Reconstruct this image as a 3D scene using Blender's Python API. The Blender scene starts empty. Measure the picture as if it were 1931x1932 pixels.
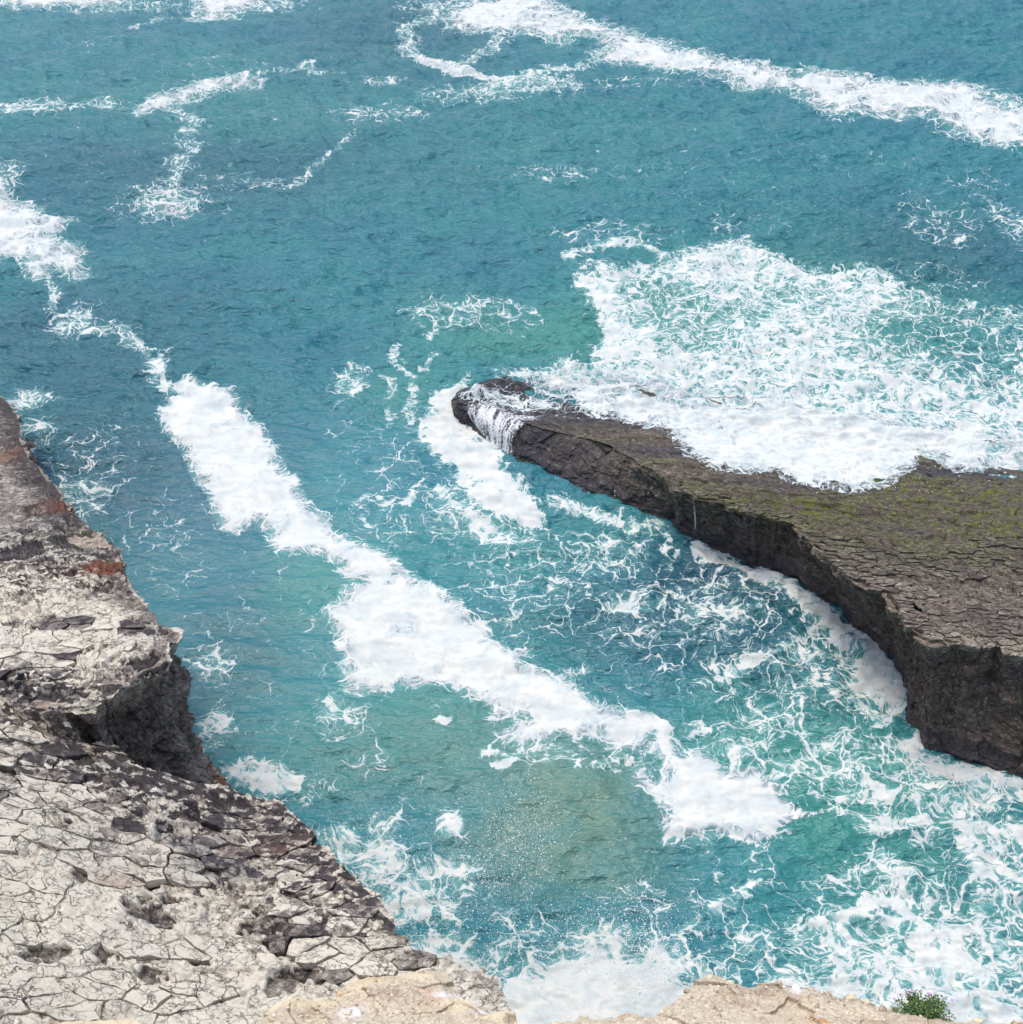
import bpy, math, random
import numpy as np
random.seed(7)
rng = np.random.default_rng(11)
sc = bpy.context.scene
COL = sc.collection

# ------------------------------------------------------------------ camera, sky, sun, exposure
CAM_H = 40.0
PITCH = math.radians(42.0)          # looking down by this much
FOC = 2070.0                        # focal length in units of the 1931-wide picture the layout was measured on
cam_data = bpy.data.cameras.new('camera')
cam = bpy.data.objects.new('camera', cam_data)
COL.objects.link(cam)
cam.location = (0, 0, CAM_H)
cam.rotation_euler = (math.pi/2 - PITCH, 0, 0)
cam_data.angle = 2*math.atan(966/FOC)
cam_data.clip_start = 0.1
cam_data.clip_end = 9000
sc.camera = cam

SUN_EL, SUN_AZ = math.radians(73), math.radians(-58)   # azimuth clockwise from straight ahead (+y)
world = bpy.data.worlds.new('World')
sc.world = world
world.use_nodes = True
wn = world.node_tree
wn.nodes.clear()
sky = wn.nodes.new('ShaderNodeTexSky')
sky.sky_type = 'NISHITA'
sky.sun_disc = False
sky.sun_elevation = SUN_EL
sky.sun_rotation = SUN_AZ
sky.air_density = 1.0
sky.dust_density = 3.0
bg = wn.nodes.new('ShaderNodeBackground')
bg.inputs['Strength'].default_value = 0.15
wo = wn.nodes.new('ShaderNodeOutputWorld')
wn.links.new(sky.outputs[0], bg.inputs[0])
wn.links.new(bg.outputs[0], wo.inputs[0])

sun_data = bpy.data.lights.new('sun', 'SUN')
sun_data.energy = 1.5
sun_data.angle = math.radians(20.0)
sun_data.color = (1.0, 0.94, 0.84)
sun = bpy.data.objects.new('sun', sun_data)
COL.objects.link(sun)
sun.rotation_euler = (math.pi/2 - SUN_EL, 0, math.pi - SUN_AZ)
sun.location = (30, 60, 80)

vs = sc.view_settings
vs.view_transform = 'Standard'
vs.look = 'None'
vs.exposure = 0.57
vs.gamma = 1.0
vs.use_curve_mapping = False

# ------------------------------------------------------------------ numpy noise and geometry helpers
def smooth(a, b, x):
    t = np.clip((x-a)/(b-a), 0, 1)
    return t*t*(3-2*t)

_perm = np.random.default_rng(5).permutation(256).astype(np.int64)
_perm = np.concatenate([_perm, _perm])
_ang = np.random.default_rng(6).random(256)*2*np.pi
_gx, _gy = np.cos(_ang), np.sin(_ang)
def hash01(i, j, s=0):
    i = i.astype(np.int64); j = j.astype(np.int64)
    h = (i*374761393 + j*668265263 + s*1442695041) & 0xFFFFFFFF
    h = ((h ^ (h >> 13))*1274126177) & 0xFFFFFFFF
    h = ((h ^ (h >> 16))*2246822519) & 0xFFFFFFFF
    return ((h ^ (h >> 15)) & 0xFFFFFF)/float(0x1000000)
def perlin(x, y, s=0):
    x = x + s*17.31; y = y + s*9.77
    xi = np.floor(x); yi = np.floor(y)
    fx = x-xi; fy = y-yi
    ix = xi.astype(np.int64) & 255; iy = yi.astype(np.int64) & 255
    u = fx*fx*fx*(fx*(fx*6-15)+10); v = fy*fy*fy*(fy*(fy*6-15)+10)
    def g(dx, dy):
        h = _perm[_perm[(ix+dx) & 255] + ((iy+dy) & 255)]
        return _gx[h]*(fx-dx) + _gy[h]*(fy-dy)
    a = g(0, 0); b = g(1, 0); c = g(0, 1); d = g(1, 1)
    return 1.45*((a+(b-a)*u) + ((c+(d-c)*u)-(a+(b-a)*u))*v)
def fbm(x, y, n=5, s=0, gain=.5, ridged=False):
    r = np.zeros_like(x); a = 1.0; t = 0.0
    for k in range(n):
        p = perlin(x, y, s+k*3.1)
        if ridged: p = 1-2*np.abs(p)
        r += a*p; t += a; a *= gain
        x, y = 1.6*x-1.2*y+3.3, 1.2*x+1.6*y-7.7
    return r/t
def worley(x, y, s=0, jit=.9):
    """F1, F2, cell indices of the nearest seed and the offset to it"""
    xi = np.floor(x); yi = np.floor(y)
    f1 = np.full(x.shape, 9.0); f2 = np.full(x.shape, 9.0)
    ci = np.zeros(x.shape); cj = np.zeros(x.shape); ox = np.zeros(x.shape); oy = np.zeros(x.shape)
    for di in (-1, 0, 1):
        for dj in (-1, 0, 1):
            i = xi+di; j = yi+dj
            dx = i+.5+jit*(hash01(i, j, s)-.5)-x
            dy = j+.5+jit*(hash01(i, j, s+1)-.5)-y
            d = np.sqrt(dx*dx+dy*dy)
            near = d < f1
            f2 = np.where(near, f1, np.minimum(f2, d))
            f1 = np.where(near, d, f1)
            ci = np.where(near, i, ci); cj = np.where(near, j, cj)
            ox = np.where(near, dx, ox); oy = np.where(near, dy, oy)
    return f1, f2, ci, cj, ox, oy

CP, SP = math.cos(PITCH), math.sin(PITCH)
def ray(px, py):
    a = (px-965.5)/FOC; b = -(py-966)/FOC
    return np.array([a, CP+b*SP, -SP+b*CP])
def unproj(px, py, zf=0.0):
    """the point of the place that a measured spot shows, on the surface z = zf(x, y)"""
    d = ray(px, py)
    if not callable(zf):
        return d[:2]*((zf-CAM_H)/d[2])
    lo, hi = 2.0, 160.0
    def gap(t): return CAM_H+d[2]*t-zf(d[0]*t, d[1]*t)
    for _ in range(50):
        m = (lo+hi)/2
        if gap(m) > 0: lo = m
        else: hi = m
    return d[:2]*lo
def world_pts(pts, zf=0.0):
    return np.array([unproj(x, y, zf) for x, y in pts])

def sdf(X, Y, P, closed=True, margin=4.0):
    """distance to a polygon, positive inside; open: unsigned distance to the line"""
    far = -margin if closed else margin
    out = np.full(X.shape, far, float)
    m = (X > P[:, 0].min()-margin) & (X < P[:, 0].max()+margin) & (Y > P[:, 1].min()-margin) & (Y < P[:, 1].max()+margin)
    if not m.any(): return out
    x = X[m]; y = Y[m]
    d2 = np.full(x.shape, 1e9); ins = np.zeros(x.shape, bool)
    n = len(P)
    for k in range(n if closed else n-1):
        ax, ay = P[k]; bx, by = P[(k+1) % n]
        ex, ey = bx-ax, by-ay
        t = np.clip(((x-ax)*ex+(y-ay)*ey)/(ex*ex+ey*ey+1e-12), 0, 1)
        dx = x-ax-t*ex; dy = y-ay-t*ey
        d2 = np.minimum(d2, dx*dx+dy*dy)
        if closed and ay != by:
            c = (ay > y) != (by > y)
            ins ^= c & (x < ex*(y-ay)/(by-ay)+ax)
    d = np.minimum(np.sqrt(d2), margin)
    out[m] = np.where(ins, d, -d) if closed else d
    return out
def blob(X, Y, cx, cy, rx, ry, zf=0.0):
    c = unproj(cx, cy, zf)
    z = zf(c[0], c[1]) if callable(zf) else zf
    h = CAM_H-z
    dist = math.sqrt(c[0]**2+c[1]**2+h*h)
    wx = rx*dist/FOC; wy = ry*dist/FOC/(h/dist)
    return np.exp(-1.2*(((X-c[0])/wx)**2+((Y-c[1])/wy)**2))

def build_mesh(name, co, faces, mat, attrs=None, smooth_shade=True, parent=None, soft=.14):
    me = bpy.data.meshes.new(name)
    co = np.asarray(co, np.float32); faces = np.asarray(faces, np.int32)
    k = faces.shape[1]
    me.vertices.add(len(co)); me.vertices.foreach_set('co', co.ravel())
    me.loops.add(faces.size); me.loops.foreach_set('vertex_index', faces.ravel())
    me.polygons.add(len(faces))
    me.polygons.foreach_set('loop_start', np.arange(0, faces.size, k, dtype=np.int32))
    me.polygons.foreach_set('loop_total', np.full(len(faces), k, np.int32))
    me.polygons.foreach_set('use_smooth', np.full(len(faces), smooth_shade, bool))
    if not smooth_shade and len(faces) > 50000:      # steep faces between beds are shaded soft, the beds themselves crisp
        me.polygons.foreach_set('use_smooth', np.ptp(co[:, 2][faces], axis=1) > soft)
    me.update(calc_edges=True)
    for n, v in (attrs or {}).items():
        at = me.attributes.new(n, 'FLOAT', 'POINT')
        at.data.foreach_set('value', np.asarray(v, np.float32).ravel())
    me.materials.append(mat)
    o = bpy.data.objects.new(name, me)
    COL.objects.link(o)
    if parent: o.parent = parent
    return o
def grid_faces(nr, nc):
    i = np.arange(nr*nc).reshape(nr, nc)
    return np.stack([i[:-1, :-1], i[:-1, 1:], i[1:, 1:], i[1:, :-1]], -1).reshape(-1, 4)
def sub_mesh(co, faces, keep_face):
    f = faces[keep_face]
    used, inv = np.unique(f.ravel(), return_inverse=True)
    return used, inv.reshape(f.shape)
def tag(o, label=None, cat=None, group=None, kind=None):
    if label: o['label'] = label
    if cat: o['category'] = cat
    if group: o['group'] = group
    if kind: o['kind'] = kind
    return o

# ------------------------------------------------------------------ shader helpers
class NT:
    def __init__(self, name):
        self.mat = bpy.data.materials.new(name)
        self.mat.use_nodes = True
        self.t = self.mat.node_tree
        self.t.nodes.clear()
        self.out = self.n('ShaderNodeOutputMaterial')
        self.pos = self.n('ShaderNodeNewGeometry').outputs['Position']
    def n(self, typ, **kw):
        nd = self.t.nodes.new(typ)
        for k, v in kw.items(): setattr(nd, k, v)
        return nd
    def put(self, sock, v):
        if isinstance(v, bpy.types.NodeSocket): self.t.links.new(v, sock)
        elif v is not None:
            if isinstance(v, (tuple, list)) and sock.type == 'RGBA' and len(v) == 3: v = (*v, 1)
            sock.default_value = v
    def math(self, op, a, b=None, c=None, clamp=False):
        nd = self.n('ShaderNodeMath', operation=op, use_clamp=clamp)
        for i, v in enumerate((a, b, c)): self.put(nd.inputs[i], v) if v is not None else None
        return nd.outputs[0]
    def vmath(self, op, a, b=None, scale=None):
        nd = self.n('ShaderNodeVectorMath', operation=op)
        self.put(nd.inputs[0], a)
        if b is not None: self.put(nd.inputs[1], b)
        if scale is not None: self.put(nd.inputs['Scale'], scale)
        return nd.outputs[0]
    def noise(self, v, scale, detail=4, rough=.5, color=False, dist=0.0):
        nd = self.n('ShaderNodeTexNoise')
        self.put(nd.inputs['Vector'], v)
        nd.inputs['Scale'].default_value = scale; nd.inputs['Detail'].default_value = detail
        nd.inputs['Roughness'].default_value = rough; nd.inputs['Distortion'].default_value = dist
        return nd.outputs['Color' if color else 'Fac']
    def voro(self, v, scale, feature='DISTANCE_TO_EDGE', out='Distance'):
        nd = self.n('ShaderNodeTexVoronoi', feature=feature)
        self.put(nd.inputs['Vector'], v)
        nd.inputs['Scale'].default_value = scale
        return nd.outputs[out]
    def ramp(self, v, a, b, lo=0.0, hi=1.0, kind='SMOOTHSTEP'):
        nd = self.n('ShaderNodeMapRange', interpolation_type=kind)
        for i, x in zip(range(5), (v, a, b, lo, hi)): self.put(nd.inputs[i], x)
        return nd.outputs[0]
    def mix(self, f, a, b):
        nd = self.n('ShaderNodeMix', data_type='RGBA')
        self.put(nd.inputs[0], f); self.put(nd.inputs[6], a); self.put(nd.inputs[7], b)
        return nd.outputs[2]
    def attr(self, name):
        return self.n('ShaderNodeAttribute', attribute_name=name).outputs['Fac']
    def bump(self, h, strength=.5, dist=.05, normal=None):
        nd = self.n('ShaderNodeBump')
        self.put(nd.inputs['Height'], h)
        nd.inputs['Strength'].default_value = strength; nd.inputs['Distance'].default_value = dist
        if normal is not None: self.put(nd.inputs['Normal'], normal)
        return nd.outputs[0]
    def principled(self, color, rough, spec=.5, normal=None):
        nd = self.n('ShaderNodeBsdfPrincipled')
        self.put(nd.inputs['Base Color'], color); self.put(nd.inputs['Roughness'], rough)
        self.put(nd.inputs['Specular IOR Level'], spec)
        if normal is not None: self.put(nd.inputs['Normal'], normal)
        return nd.outputs[0]
    def mixsh(self, f, a, b):
        nd = self.n('ShaderNodeMixShader')
        self.put(nd.inputs[0], f); self.put(nd.inputs[1], a); self.put(nd.inputs[2], b)
        return nd.outputs[0]
    def finish(self, sh):
        self.put(self.out.inputs['Surface'], sh)
        return self.mat

def foam_mask(m, dens):
    """lace, streaks and flecks of foam; dens 0 = bare water, 1 = closed cover"""
    flat = m.vmath('MULTIPLY', m.pos, (1.0, 1.0, 0.0))
    w1 = m.vmath('SCALE', m.vmath('SUBTRACT', m.noise(flat, .55, 3, .5, True), (.5, .5, .5)), scale=2.6)
    p1 = m.vmath('ADD', flat, w1)
    w2 = m.vmath('SCALE', m.vmath('SUBTRACT', m.noise(p1, 2.1, 4, .6, True), (.5, .5, .5)), scale=.46)
    p2 = m.vmath('MULTIPLY', m.vmath('ADD', p1, w2), (.8, 1.0, 0.0))
    big = m.voro(p2, .72)
    small = m.voro(p2, 2.3)
    l1 = m.math('ADD', m.ramp(big, 0, .05, .62, 0, 'LINEAR'), m.ramp(big, 0, .30, .38, 0, 'LINEAR'))
    l2 = m.math('ADD', m.ramp(small, 0, .07, .5, 0, 'LINEAR'), m.ramp(small, 0, .28, .3, 0, 'LINEAR'))
    lace = m.math('MAXIMUM', l1, l2)
    rid = m.noise(p2, .9, 7, .62)
    rid = m.math('SUBTRACT', 1.0, m.math('MULTIPLY', m.math('ABSOLUTE', m.math('SUBTRACT', rid, .5)), 9.0), clamp=True)
    patch = m.noise(p1, .75, 8, .66)
    fine = m.noise(p2, 7.0, 4, .7)
    pat = m.math('ADD', m.math('MULTIPLY', lace, .48), m.math('MULTIPLY', rid, .09))
    pat = m.math('ADD', pat, m.ramp(patch, .25, .75, 0, .36, 'LINEAR'))
    pat = m.math('ADD', pat, m.math('MULTIPLY', m.math('SUBTRACT', fine, .5), .30))
    thr = m.ramp(dens, 0, 1.0, .83, .02, 'LINEAR')
    fl = m.ramp(m.noise(p2, 3.4, 6, .68), .60, .72)
    fk = m.math('ADD', m.noise(m.vmath('MULTIPLY', p1, (1.0, 1.5, 0.0)), 1.9, 6, .70), m.math('MULTIPLY', dens, .34))
    fk = m.math('MULTIPLY', m.ramp(fk, .715, .785), m.ramp(dens, .07, .15))
    pat = m.math('ADD', pat, m.math('MULTIPLY', fl, .16))
    f = m.math('SUBTRACT', pat, thr)
    return m.math('MAXIMUM', m.ramp(f, -.03, .17), fk), pat, p2

# ------------------------------------------------------------------ the water: shape and foam density
def wave(x, y, calm):
    sw = fbm(x*.06, y*.11, 3, 1)*.60
    a = fbm(x*.17+.3*y*.1, y*.42, 5, 2, .52, True)
    b = fbm(x*.55+y*.15, y*1.15, 3, 9, .5, True)
    return sw*(1-.6*calm) + (a*.62+b*.20)*(1-.74*calm)

RAFT_LONG = [(305,736),(326,732),(345,728),(357,720),(371,728),(385,737),(402,735),(420,742),(437,744),(448,756),(451,767),(469,781),(472,793),(490,798),(497,816),(504,826),(507,837),(521,847),(521,865),(535,882),(542,900),(560,914),(570,935),(581,945),(591,963),(609,970),(619,987),(629,1005),(640,1015),(668,1022),(698,1035),(719,1041),(733,1048),(744,1060),(754,1075),(775,1086),(793,1098),(817,1111),(831,1114),(845,1128),(866,1139),(873,1156),(887,1174),(908,1184),(929,1198),(915,1209),(947,1219),(950,1230),(968,1238),(1001,1237),(992,1251),(978,1258),(996,1268),(1013,1275),(1048,1282),(1066,1280),(1087,1275),(1108,1271),(1094,1282),(1076,1295),(1083,1306),(1101,1308),(1115,1322),(1125,1329),(1146,1343),(1167,1343),(1195,1355),(1220,1364),(1237,1376),(1230,1395),(1220,1413),(1202,1420),(1188,1420),(1171,1423),(1153,1421),(1139,1413),(1125,1395),(1104,1397),(1083,1406),(1055,1395),(1027,1406),(992,1414),(957,1409),(940,1402),(941,1392),(964,1378),(985,1360),(961,1364),(936,1371),(922,1364),(929,1350),(922,1339),(905,1329),(884,1325),(873,1311),(849,1302),(821,1295),(789,1304),(768,1299),(733,1302),(698,1308),(674,1313),(653,1311),(656,1301),(649,1294),(646,1276),(642,1255),(653,1268),(646,1240),(642,1219),(632,1188),(621,1174),(612,1153),(625,1142),(642,1135),(646,1118),(660,1112),(684,1100),(663,1097),(649,1086),(637,1079),(649,1072),(632,1062),(618,1053),(600,1048),(579,1042),(560,1044),(549,1049),(525,1040),(507,1023),(504,1002),(490,984),(466,989),(445,1005),(420,998),(410,977),(404,963),(403,946),(392,928),(371,914),(364,893),(354,865),(350,848),(329,834),(315,823),(308,813),(310,802),(301,785),(306,771),(322,760),(336,748)]
RAFT_SPENT = [(1241,1372),(1262,1385),(1268,1400),(1283,1420),(1294,1425),(1318,1425),(1339,1437),(1360,1448),(1374,1465),(1395,1458),(1413,1451),(1430,1451),(1434,1465),(1451,1483),(1469,1486),(1465,1500),(1483,1514),(1500,1525),(1518,1539),(1540,1536),(1552,1522),(1560,1538),(1549,1546),(1528,1553),(1500,1556),(1479,1567),(1462,1581),(1448,1589),(1423,1595),(1406,1591),(1385,1582),(1360,1581),(1339,1582),(1329,1595),(1308,1586),(1287,1584),(1273,1581),(1255,1584),(1246,1560),(1240,1535),(1246,1512),(1215,1497),(1200,1486),(1192,1470),(1202,1451),(1196,1430),(1205,1415),(1225,1402),(1231,1385)]
RAFT_HOLE = [(1212,1440),(1222,1425),(1240,1420),(1246,1440),(1250,1462),(1240,1482),(1220,1472)]
RAFT_EDGE = [(-60,345),(0,355),(15,360),(30,385),(50,385),(75,400),(85,415),(115,417),(142,420),(120,435),(95,452),(120,460),(150,467),(160,475),(150,495),(155,515),(172,522),(150,535),(120,520),(100,520),(75,535),(60,530),(45,510),(60,497),(25,497),(0,502),(-60,510)]
RAFT_SMALL = [(263,222),(265,210),(280,200),(295,190),(320,185),(350,175),(370,170),(380,155),(415,155),(430,150),(465,152),(492,165),(465,170),(430,172),(410,180),(380,190),(360,195),(345,200),(310,207),(285,220),(265,226)]
RAFT_BIT = [(277,395),(280,380),(310,377),(345,385),(362,400),(357,415),(325,410),(295,407)]
RAFT_TOP = [(370,45),(380,25),(370,10),(390,-8),(475,-8),(495,15),(450,25),(445,40),(410,45)]
RAFT_CORNER = [(-60,-8),(260,-8),(240,7),(150,15),(65,20),(45,25),(0,12),(-60,12)]
RAFT_BAND = [(850,40),(865,25),(890,12),(930,8),(960,4),(1035,4),(1050,22),(1090,38),(1140,55),(1170,72),(1200,72),(1245,85),(1270,103),(1340,112),(1365,122),(1420,126),(1460,135),(1500,147),(1535,142),(1590,146),(1640,158),(1700,167),(1760,162),(1835,167),(1865,190),(1900,215),(2500,235),(2500,305),(1880,280),(1830,262),(1790,243),(1750,222),(1690,228),(1640,224),(1570,219),(1535,200),(1500,175),(1440,172),(1390,162),(1340,146),(1280,140),(1200,127),(1130,128),(1125,110),(1150,95),(1130,80),(1070,70),(1058,90),(1040,78),(1000,68),(960,70),(920,66),(880,66),(850,60)]
RAFT_HOOK = [(778,104),(800,108),(830,122),(865,132),(905,143),(950,160),(935,166),(895,160),(855,150),(820,142),(795,128)]
WAVE_BREAK = [(420,1445),(470,1440),(530,1440),(560,1458),(572,1475),(555,1498),(510,1506),(470,1500),(435,1480)]
SPLASH = [(930,1850),(990,1830),(1050,1810),(1100,1785),(1160,1795),(1220,1808),(1270,1840),(1330,1870),(1330,2000),(930,2000)]
TIP_FOAM = [(880,722),(850,738),(820,750),(806,785),(788,820),(795,855),(815,870),(850,885),(862,910),(870,945),(895,970),(940,990),(1000,1000),(1030,985),(1010,950),(985,915),(955,880),(940,850),(900,815),(880,780)]
SURGE = [(1090,520),(1130,500),(1180,508),(1240,500),(1300,470),(1340,462),(1410,452),(1450,468),(1480,490),(1550,510),(1600,515),(1680,512),(1705,540),(1745,556),(1800,572),(1870,590),(2700,592),(2700,900),(1600,930),(1300,850),(1100,780),(950,735),(945,712),(1000,702),(1060,692),(1140,690),(1150,655),(1130,610),(1100,560)]
LOWER_RIGHT = [(1470,1735),(1540,1690),(1600,1700),(1660,1690),(1700,1600),(1760,1540),(1850,1530),(2700,1550),(2700,2000),(1480,2000),(1400,1860)]
BOTTOM_RIGHT = [(1430,1850),(1560,1790),(1680,1760),(1780,1700),(1880,1750),(2700,1760),(2700,2000),(1430,2000)]

POLYS = [ # outline, density, feather m, ragged m
 (RAFT_LONG, 1.15, .22, .25), (RAFT_SPENT, 1.1, .25, .3), (RAFT_EDGE, 1.15, .35, .5), (RAFT_SMALL, 1.1, .5, .8),
 (RAFT_BIT, 1.05, .5, .8), (RAFT_TOP, 1.05, .8, 1.2), (RAFT_CORNER, 1.05, .8, 1.2), (RAFT_BAND, 1.05, .8, 1.2), (RAFT_HOOK, 1.0, .5, .8),
 (WAVE_BREAK, .84, .6, .8), (SPLASH, 1.5, .6, .8), (TIP_FOAM, .88, .9, 1.0), (SURGE, .68, 1.6, 2.2),
 (LOWER_RIGHT, .56, 1.6, 1.2), (BOTTOM_RIGHT, .70, 1.4, 1.2),
 ([(817,1367),(828,1358),(845,1362),(866,1360),(850,1372),(838,1376),(822,1375)], .95, .12, .1),
 ([(705,950),(712,930),(726,945),(745,955),(765,945),(782,925),(788,945),(775,962),(740,955)], .8, .3, .3),
]
LINES = [ # points, half width m, density
 ([(845,42),(800,48),(768,52),(768,85),(775,108),(800,120)], 1.5, .52), ([(945,62),(935,88),(905,112),(880,128)], 1.2, .5),
 ([(1090,140),(1040,145),(990,158),(950,168),(920,180)], 1.3, .6), ([(500,150),(560,140),(585,122),(590,150),(650,148)], .7, .5),
 ([(330,215),(372,240),(345,270),(370,286),(330,305),(342,325),(325,350),(328,375)], 1.2, .50),
 ([(560,352),(600,312),(640,285),(672,266)], .6, .46), ([(255,58),(312,42)], .8, .5),
 ([(95,530),(108,570),(92,600)], .5, .55), ([(180,632),(238,625),(262,660),(282,676)], .9, .52), ([(282,700),(322,672)], .35, .55), ([(300,690),(312,735)], .4, .7),
 ([(1072,496),(1130,470),(1200,472),(1250,488)], .7, .62), ([(1105,540),(1150,600),(1160,640),(1140,685)], .9, .85),
 ([(1180,660),(1240,700),(1290,690)], .6, .8),
 ([(780,602),(830,585),(900,590),(960,572),(1010,600)], .5, .52), ([(812,645),(832,608)], .35, .6),
 ([(752,655),(738,690),(762,702),(782,722),(775,800)], .3, .56), ([(700,705),(742,722),(735,800)], .3, .5), ([(762,690),(800,700),(822,676)], .3, .55),
 ([(830,930),(880,975),(935,1000)], .5, .66), ([(640,735),(665,695),(700,700)], .3, .65), ([(645,740),(665,752),(690,735)], .3, .65),
 ([(1040,948),(1100,972),(1160,988),(1200,1002),(1240,1000)], .7, .62), ([(1255,1010),(1275,1050),(1262,1080)], .3, .55),
 ([(1320,1040),(1380,1066),(1430,1088),(1480,1118),(1520,1150)], .7, .74),
 ([(1520,1156),(1580,1180),(1635,1230),(1675,1285),(1700,1340),(1660,1350)], 1.0, .72),
 ([(1360,1292),(1400,1260),(1480,1232)], .35, .72), ([(1600,1400),(1540,1425),(1500,1450),(1430,1490)], .3, .66),
 ([(1740,1400),(1700,1420),(1760,1450),(1850,1480),(1931,1500)], .7, .78), ([(1560,1540),(1640,1570),(1760,1555),(1850,1570),(2500,1640)], .5, .72),
 ([(1820,1580),(1880,1640),(1950,1700)], .3, .75), ([(1360,1655),(1420,1620),(1460,1600),(1560,1540)], .2, .66),
 ([(1290,1760),(1350,1720),(1430,1660)], .25, .58), ([(1280,1780),(1340,1740),(1390,1710)], .2, .5),
 ([(905,1438),(925,1424),(960,1432),(985,1428),(960,1445),(930,1448)], .25, .75), ([(1088,1455),(1130,1452),(1165,1462)], .3, .7),
 ([(960,1300),(930,1350),(960,1330)], .2, .5), ([(1700,1650),(1690,1720),(1740,1760),(1720,1830)], .35, .8),
 ([(1820,1600),(1850,1680),(1840,1760)], .35, .78), ([(1500,1760),(1580,1740),(1660,1705)], .3, .85),
 ([(1230,1480),(1245,1512)], .3, .9),
]
BLOBS = [ # x, y, half width, half height, density
 (900,185,150,22,.42),(1010,172,130,22,.5),(720,162,60,12,.42),(1180,165,220,14,.3),(1220,95,90,20,.5),(1300,118,80,16,.5),(1880,210,70,35,.55),
 (1840,245,90,30,.5),(320,392,115,38,.48),(425,352,110,30,.3),(500,350,60,15,.4),(700,222,110,25,.38),(770,225,50,18,.42),(60,210,95,16,.5),(190,205,50,12,.5),
 (400,140,150,40,.24),(200,85,90,25,.24),(20,335,45,28,.42),(200,20,260,15,.4),(480,12,120,20,.5),(860,20,120,18,.5),
 (140,610,52,30,.58),(300,705,28,30,.5),(1050,330,140,22,.34),(1200,330,150,22,.24),(1770,430,95,65,.36),(1830,350,80,40,.26),(1900,430,45,65,.4),(1720,300,120,30,.2),
 (1150,452,170,32,.34),(1400,430,150,25,.28),(1780,530,120,40,.38),(880,600,150,42,.42),(980,625,90,25,.34),(665,722,38,34,.5),(740,850,95,120,.33),(700,960,75,60,.38),
 (640,800,40,80,.25),(880,965,110,80,.52),(960,1010,120,40,.5),(1000,1080,150,90,.40),(1150,1060,140,70,.44),(1000,1190,140,80,.36),(1200,1150,100,40,.48),(1350,1150,160,90,.46),
 (1400,1280,170,110,.40),(1560,1260,130,120,.48),(1640,1290,60,60,.78),(1270,1230,160,80,.32),(1480,1420,240,110,.46),(1650,1480,200,90,.52),(1780,1500,150,70,.6),
 (180,880,105,80,.34),(60,762,52,24,.58),(60,835,50,40,.44),(150,950,85,60,.44),(300,1010,110,60,.32),(330,1080,100,60,.30),(400,1260,65,70,.42),(430,1180,90,60,.28),
 (640,1360,75,60,.42),(630,1335,30,35,.55),(700,1440,70,60,.34),(560,1400,100,60,.26),(410,1378,46,50,.56),(600,1490,50,30,.46),(560,1080,70,40,.2),
 (1050,1430,100,32,.5),(1160,1440,60,30,.45),(640,1590,64,48,.56),(722,1565,50,50,.5),(722,1632,62,60,.68),(800,1690,130,90,.52),(852,1560,36,34,.66),(762,1722,80,42,.66),
 (830,1800,90,42,.66),(860,1660,95,60,.52),(900,1850,70,40,.72),(1150,1790,120,60,.62),(1250,1830,80,60,.66),(985,1760,90,60,.44),(1200,1700,110,50,.38),(950,1800,60,40,.5),
 (700,1200,600,380,.17),(250,950,240,260,.20),(350,200,420,220,.13),(1350,330,500,160,.15),(1300,1250,420,260,.22),(1300,1700,300,220,.2),(800,1600,260,160,.2),
 (1000,1120,260,120,.36),(1250,1180,240,110,.38),(1500,1330,220,120,.42),(760,880,140,140,.33),(720,990,110,60,.36),(1600,1500,240,110,.46),(1350,1720,120,80,.36),(1340,1840,100,50,.46),(1500,1660,120,60,.40),(1430,1800,80,60,.5),(1640,1640,120,60,.52),(1860,1700,120,160,.55),
]
CUTS = [ # x, y, half width, half height, share of the density taken away
 (1280,590,120,55,.24),(1830,650,150,80,.42),(1400,600,60,20,.2),(1500,560,70,25,.18),(1340,650,60,22,.22),(1690,640,70,34,.3),(1220,555,60,25,.2),(1540,1580,75,55,.75),(1120,1540,110,90,.55),(1000,1620,90,50,.4),(860,1370,120,40,.25),
 (1480,1640,60,40,.4),(1870,500,120,30,.5),(1080,640,45,40,.7),(960,660,90,28,.5),(1040,1210,50,20,.3),(1790,1640,40,60,.35),(1880,1800,60,60,.12),
]
TEAL = [ (960,650,170,45,.8),(1085,650,65,60,1.),(760,745,130,60,.55),(1260,600,160,90,1.),(1600,600,320,150,.7),(650,1085,130,80,.6),(560,1130,110,130,.5),(820,1360,320,150,.55),
 (1450,1430,220,120,.75),(1640,1480,220,110,.85),(1545,1580,70,55,.7),(1000,1030,220,80,.45),(1050,1200,200,80,.4),(1250,620,120,70,.6),(850,600,120,60,.5),(1700,1700,250,150,.6),
 (1400,1320,120,60,.4),(300,170,250,60,.25),(1000,280,400,120,.25),(500,220,200,60,.25),(1400,560,250,80,.5) ]
MURK = [ (1090,1520,170,130,1.),(900,1400,230,90,.45),(990,1610,140,70,.75),(1180,1650,120,60,.4),(700,1450,200,80,.3) ]
DARK = [ (180,900,260,160,.8),(430,1250,130,150,.55),(150,650,300,120,.5),(450,900,140,160,.35),(1370,1100,210,100,1.),(1220,1190,220,80,.7),(1480,1240,130,90,.5),(350,330,400,80,.45),(760,60,220,80,.4),(1780,480,250,90,.5),(1350,1230,200,60,.4) ]  # dark blue water; by the headland, its shade and reflection painted in

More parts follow.
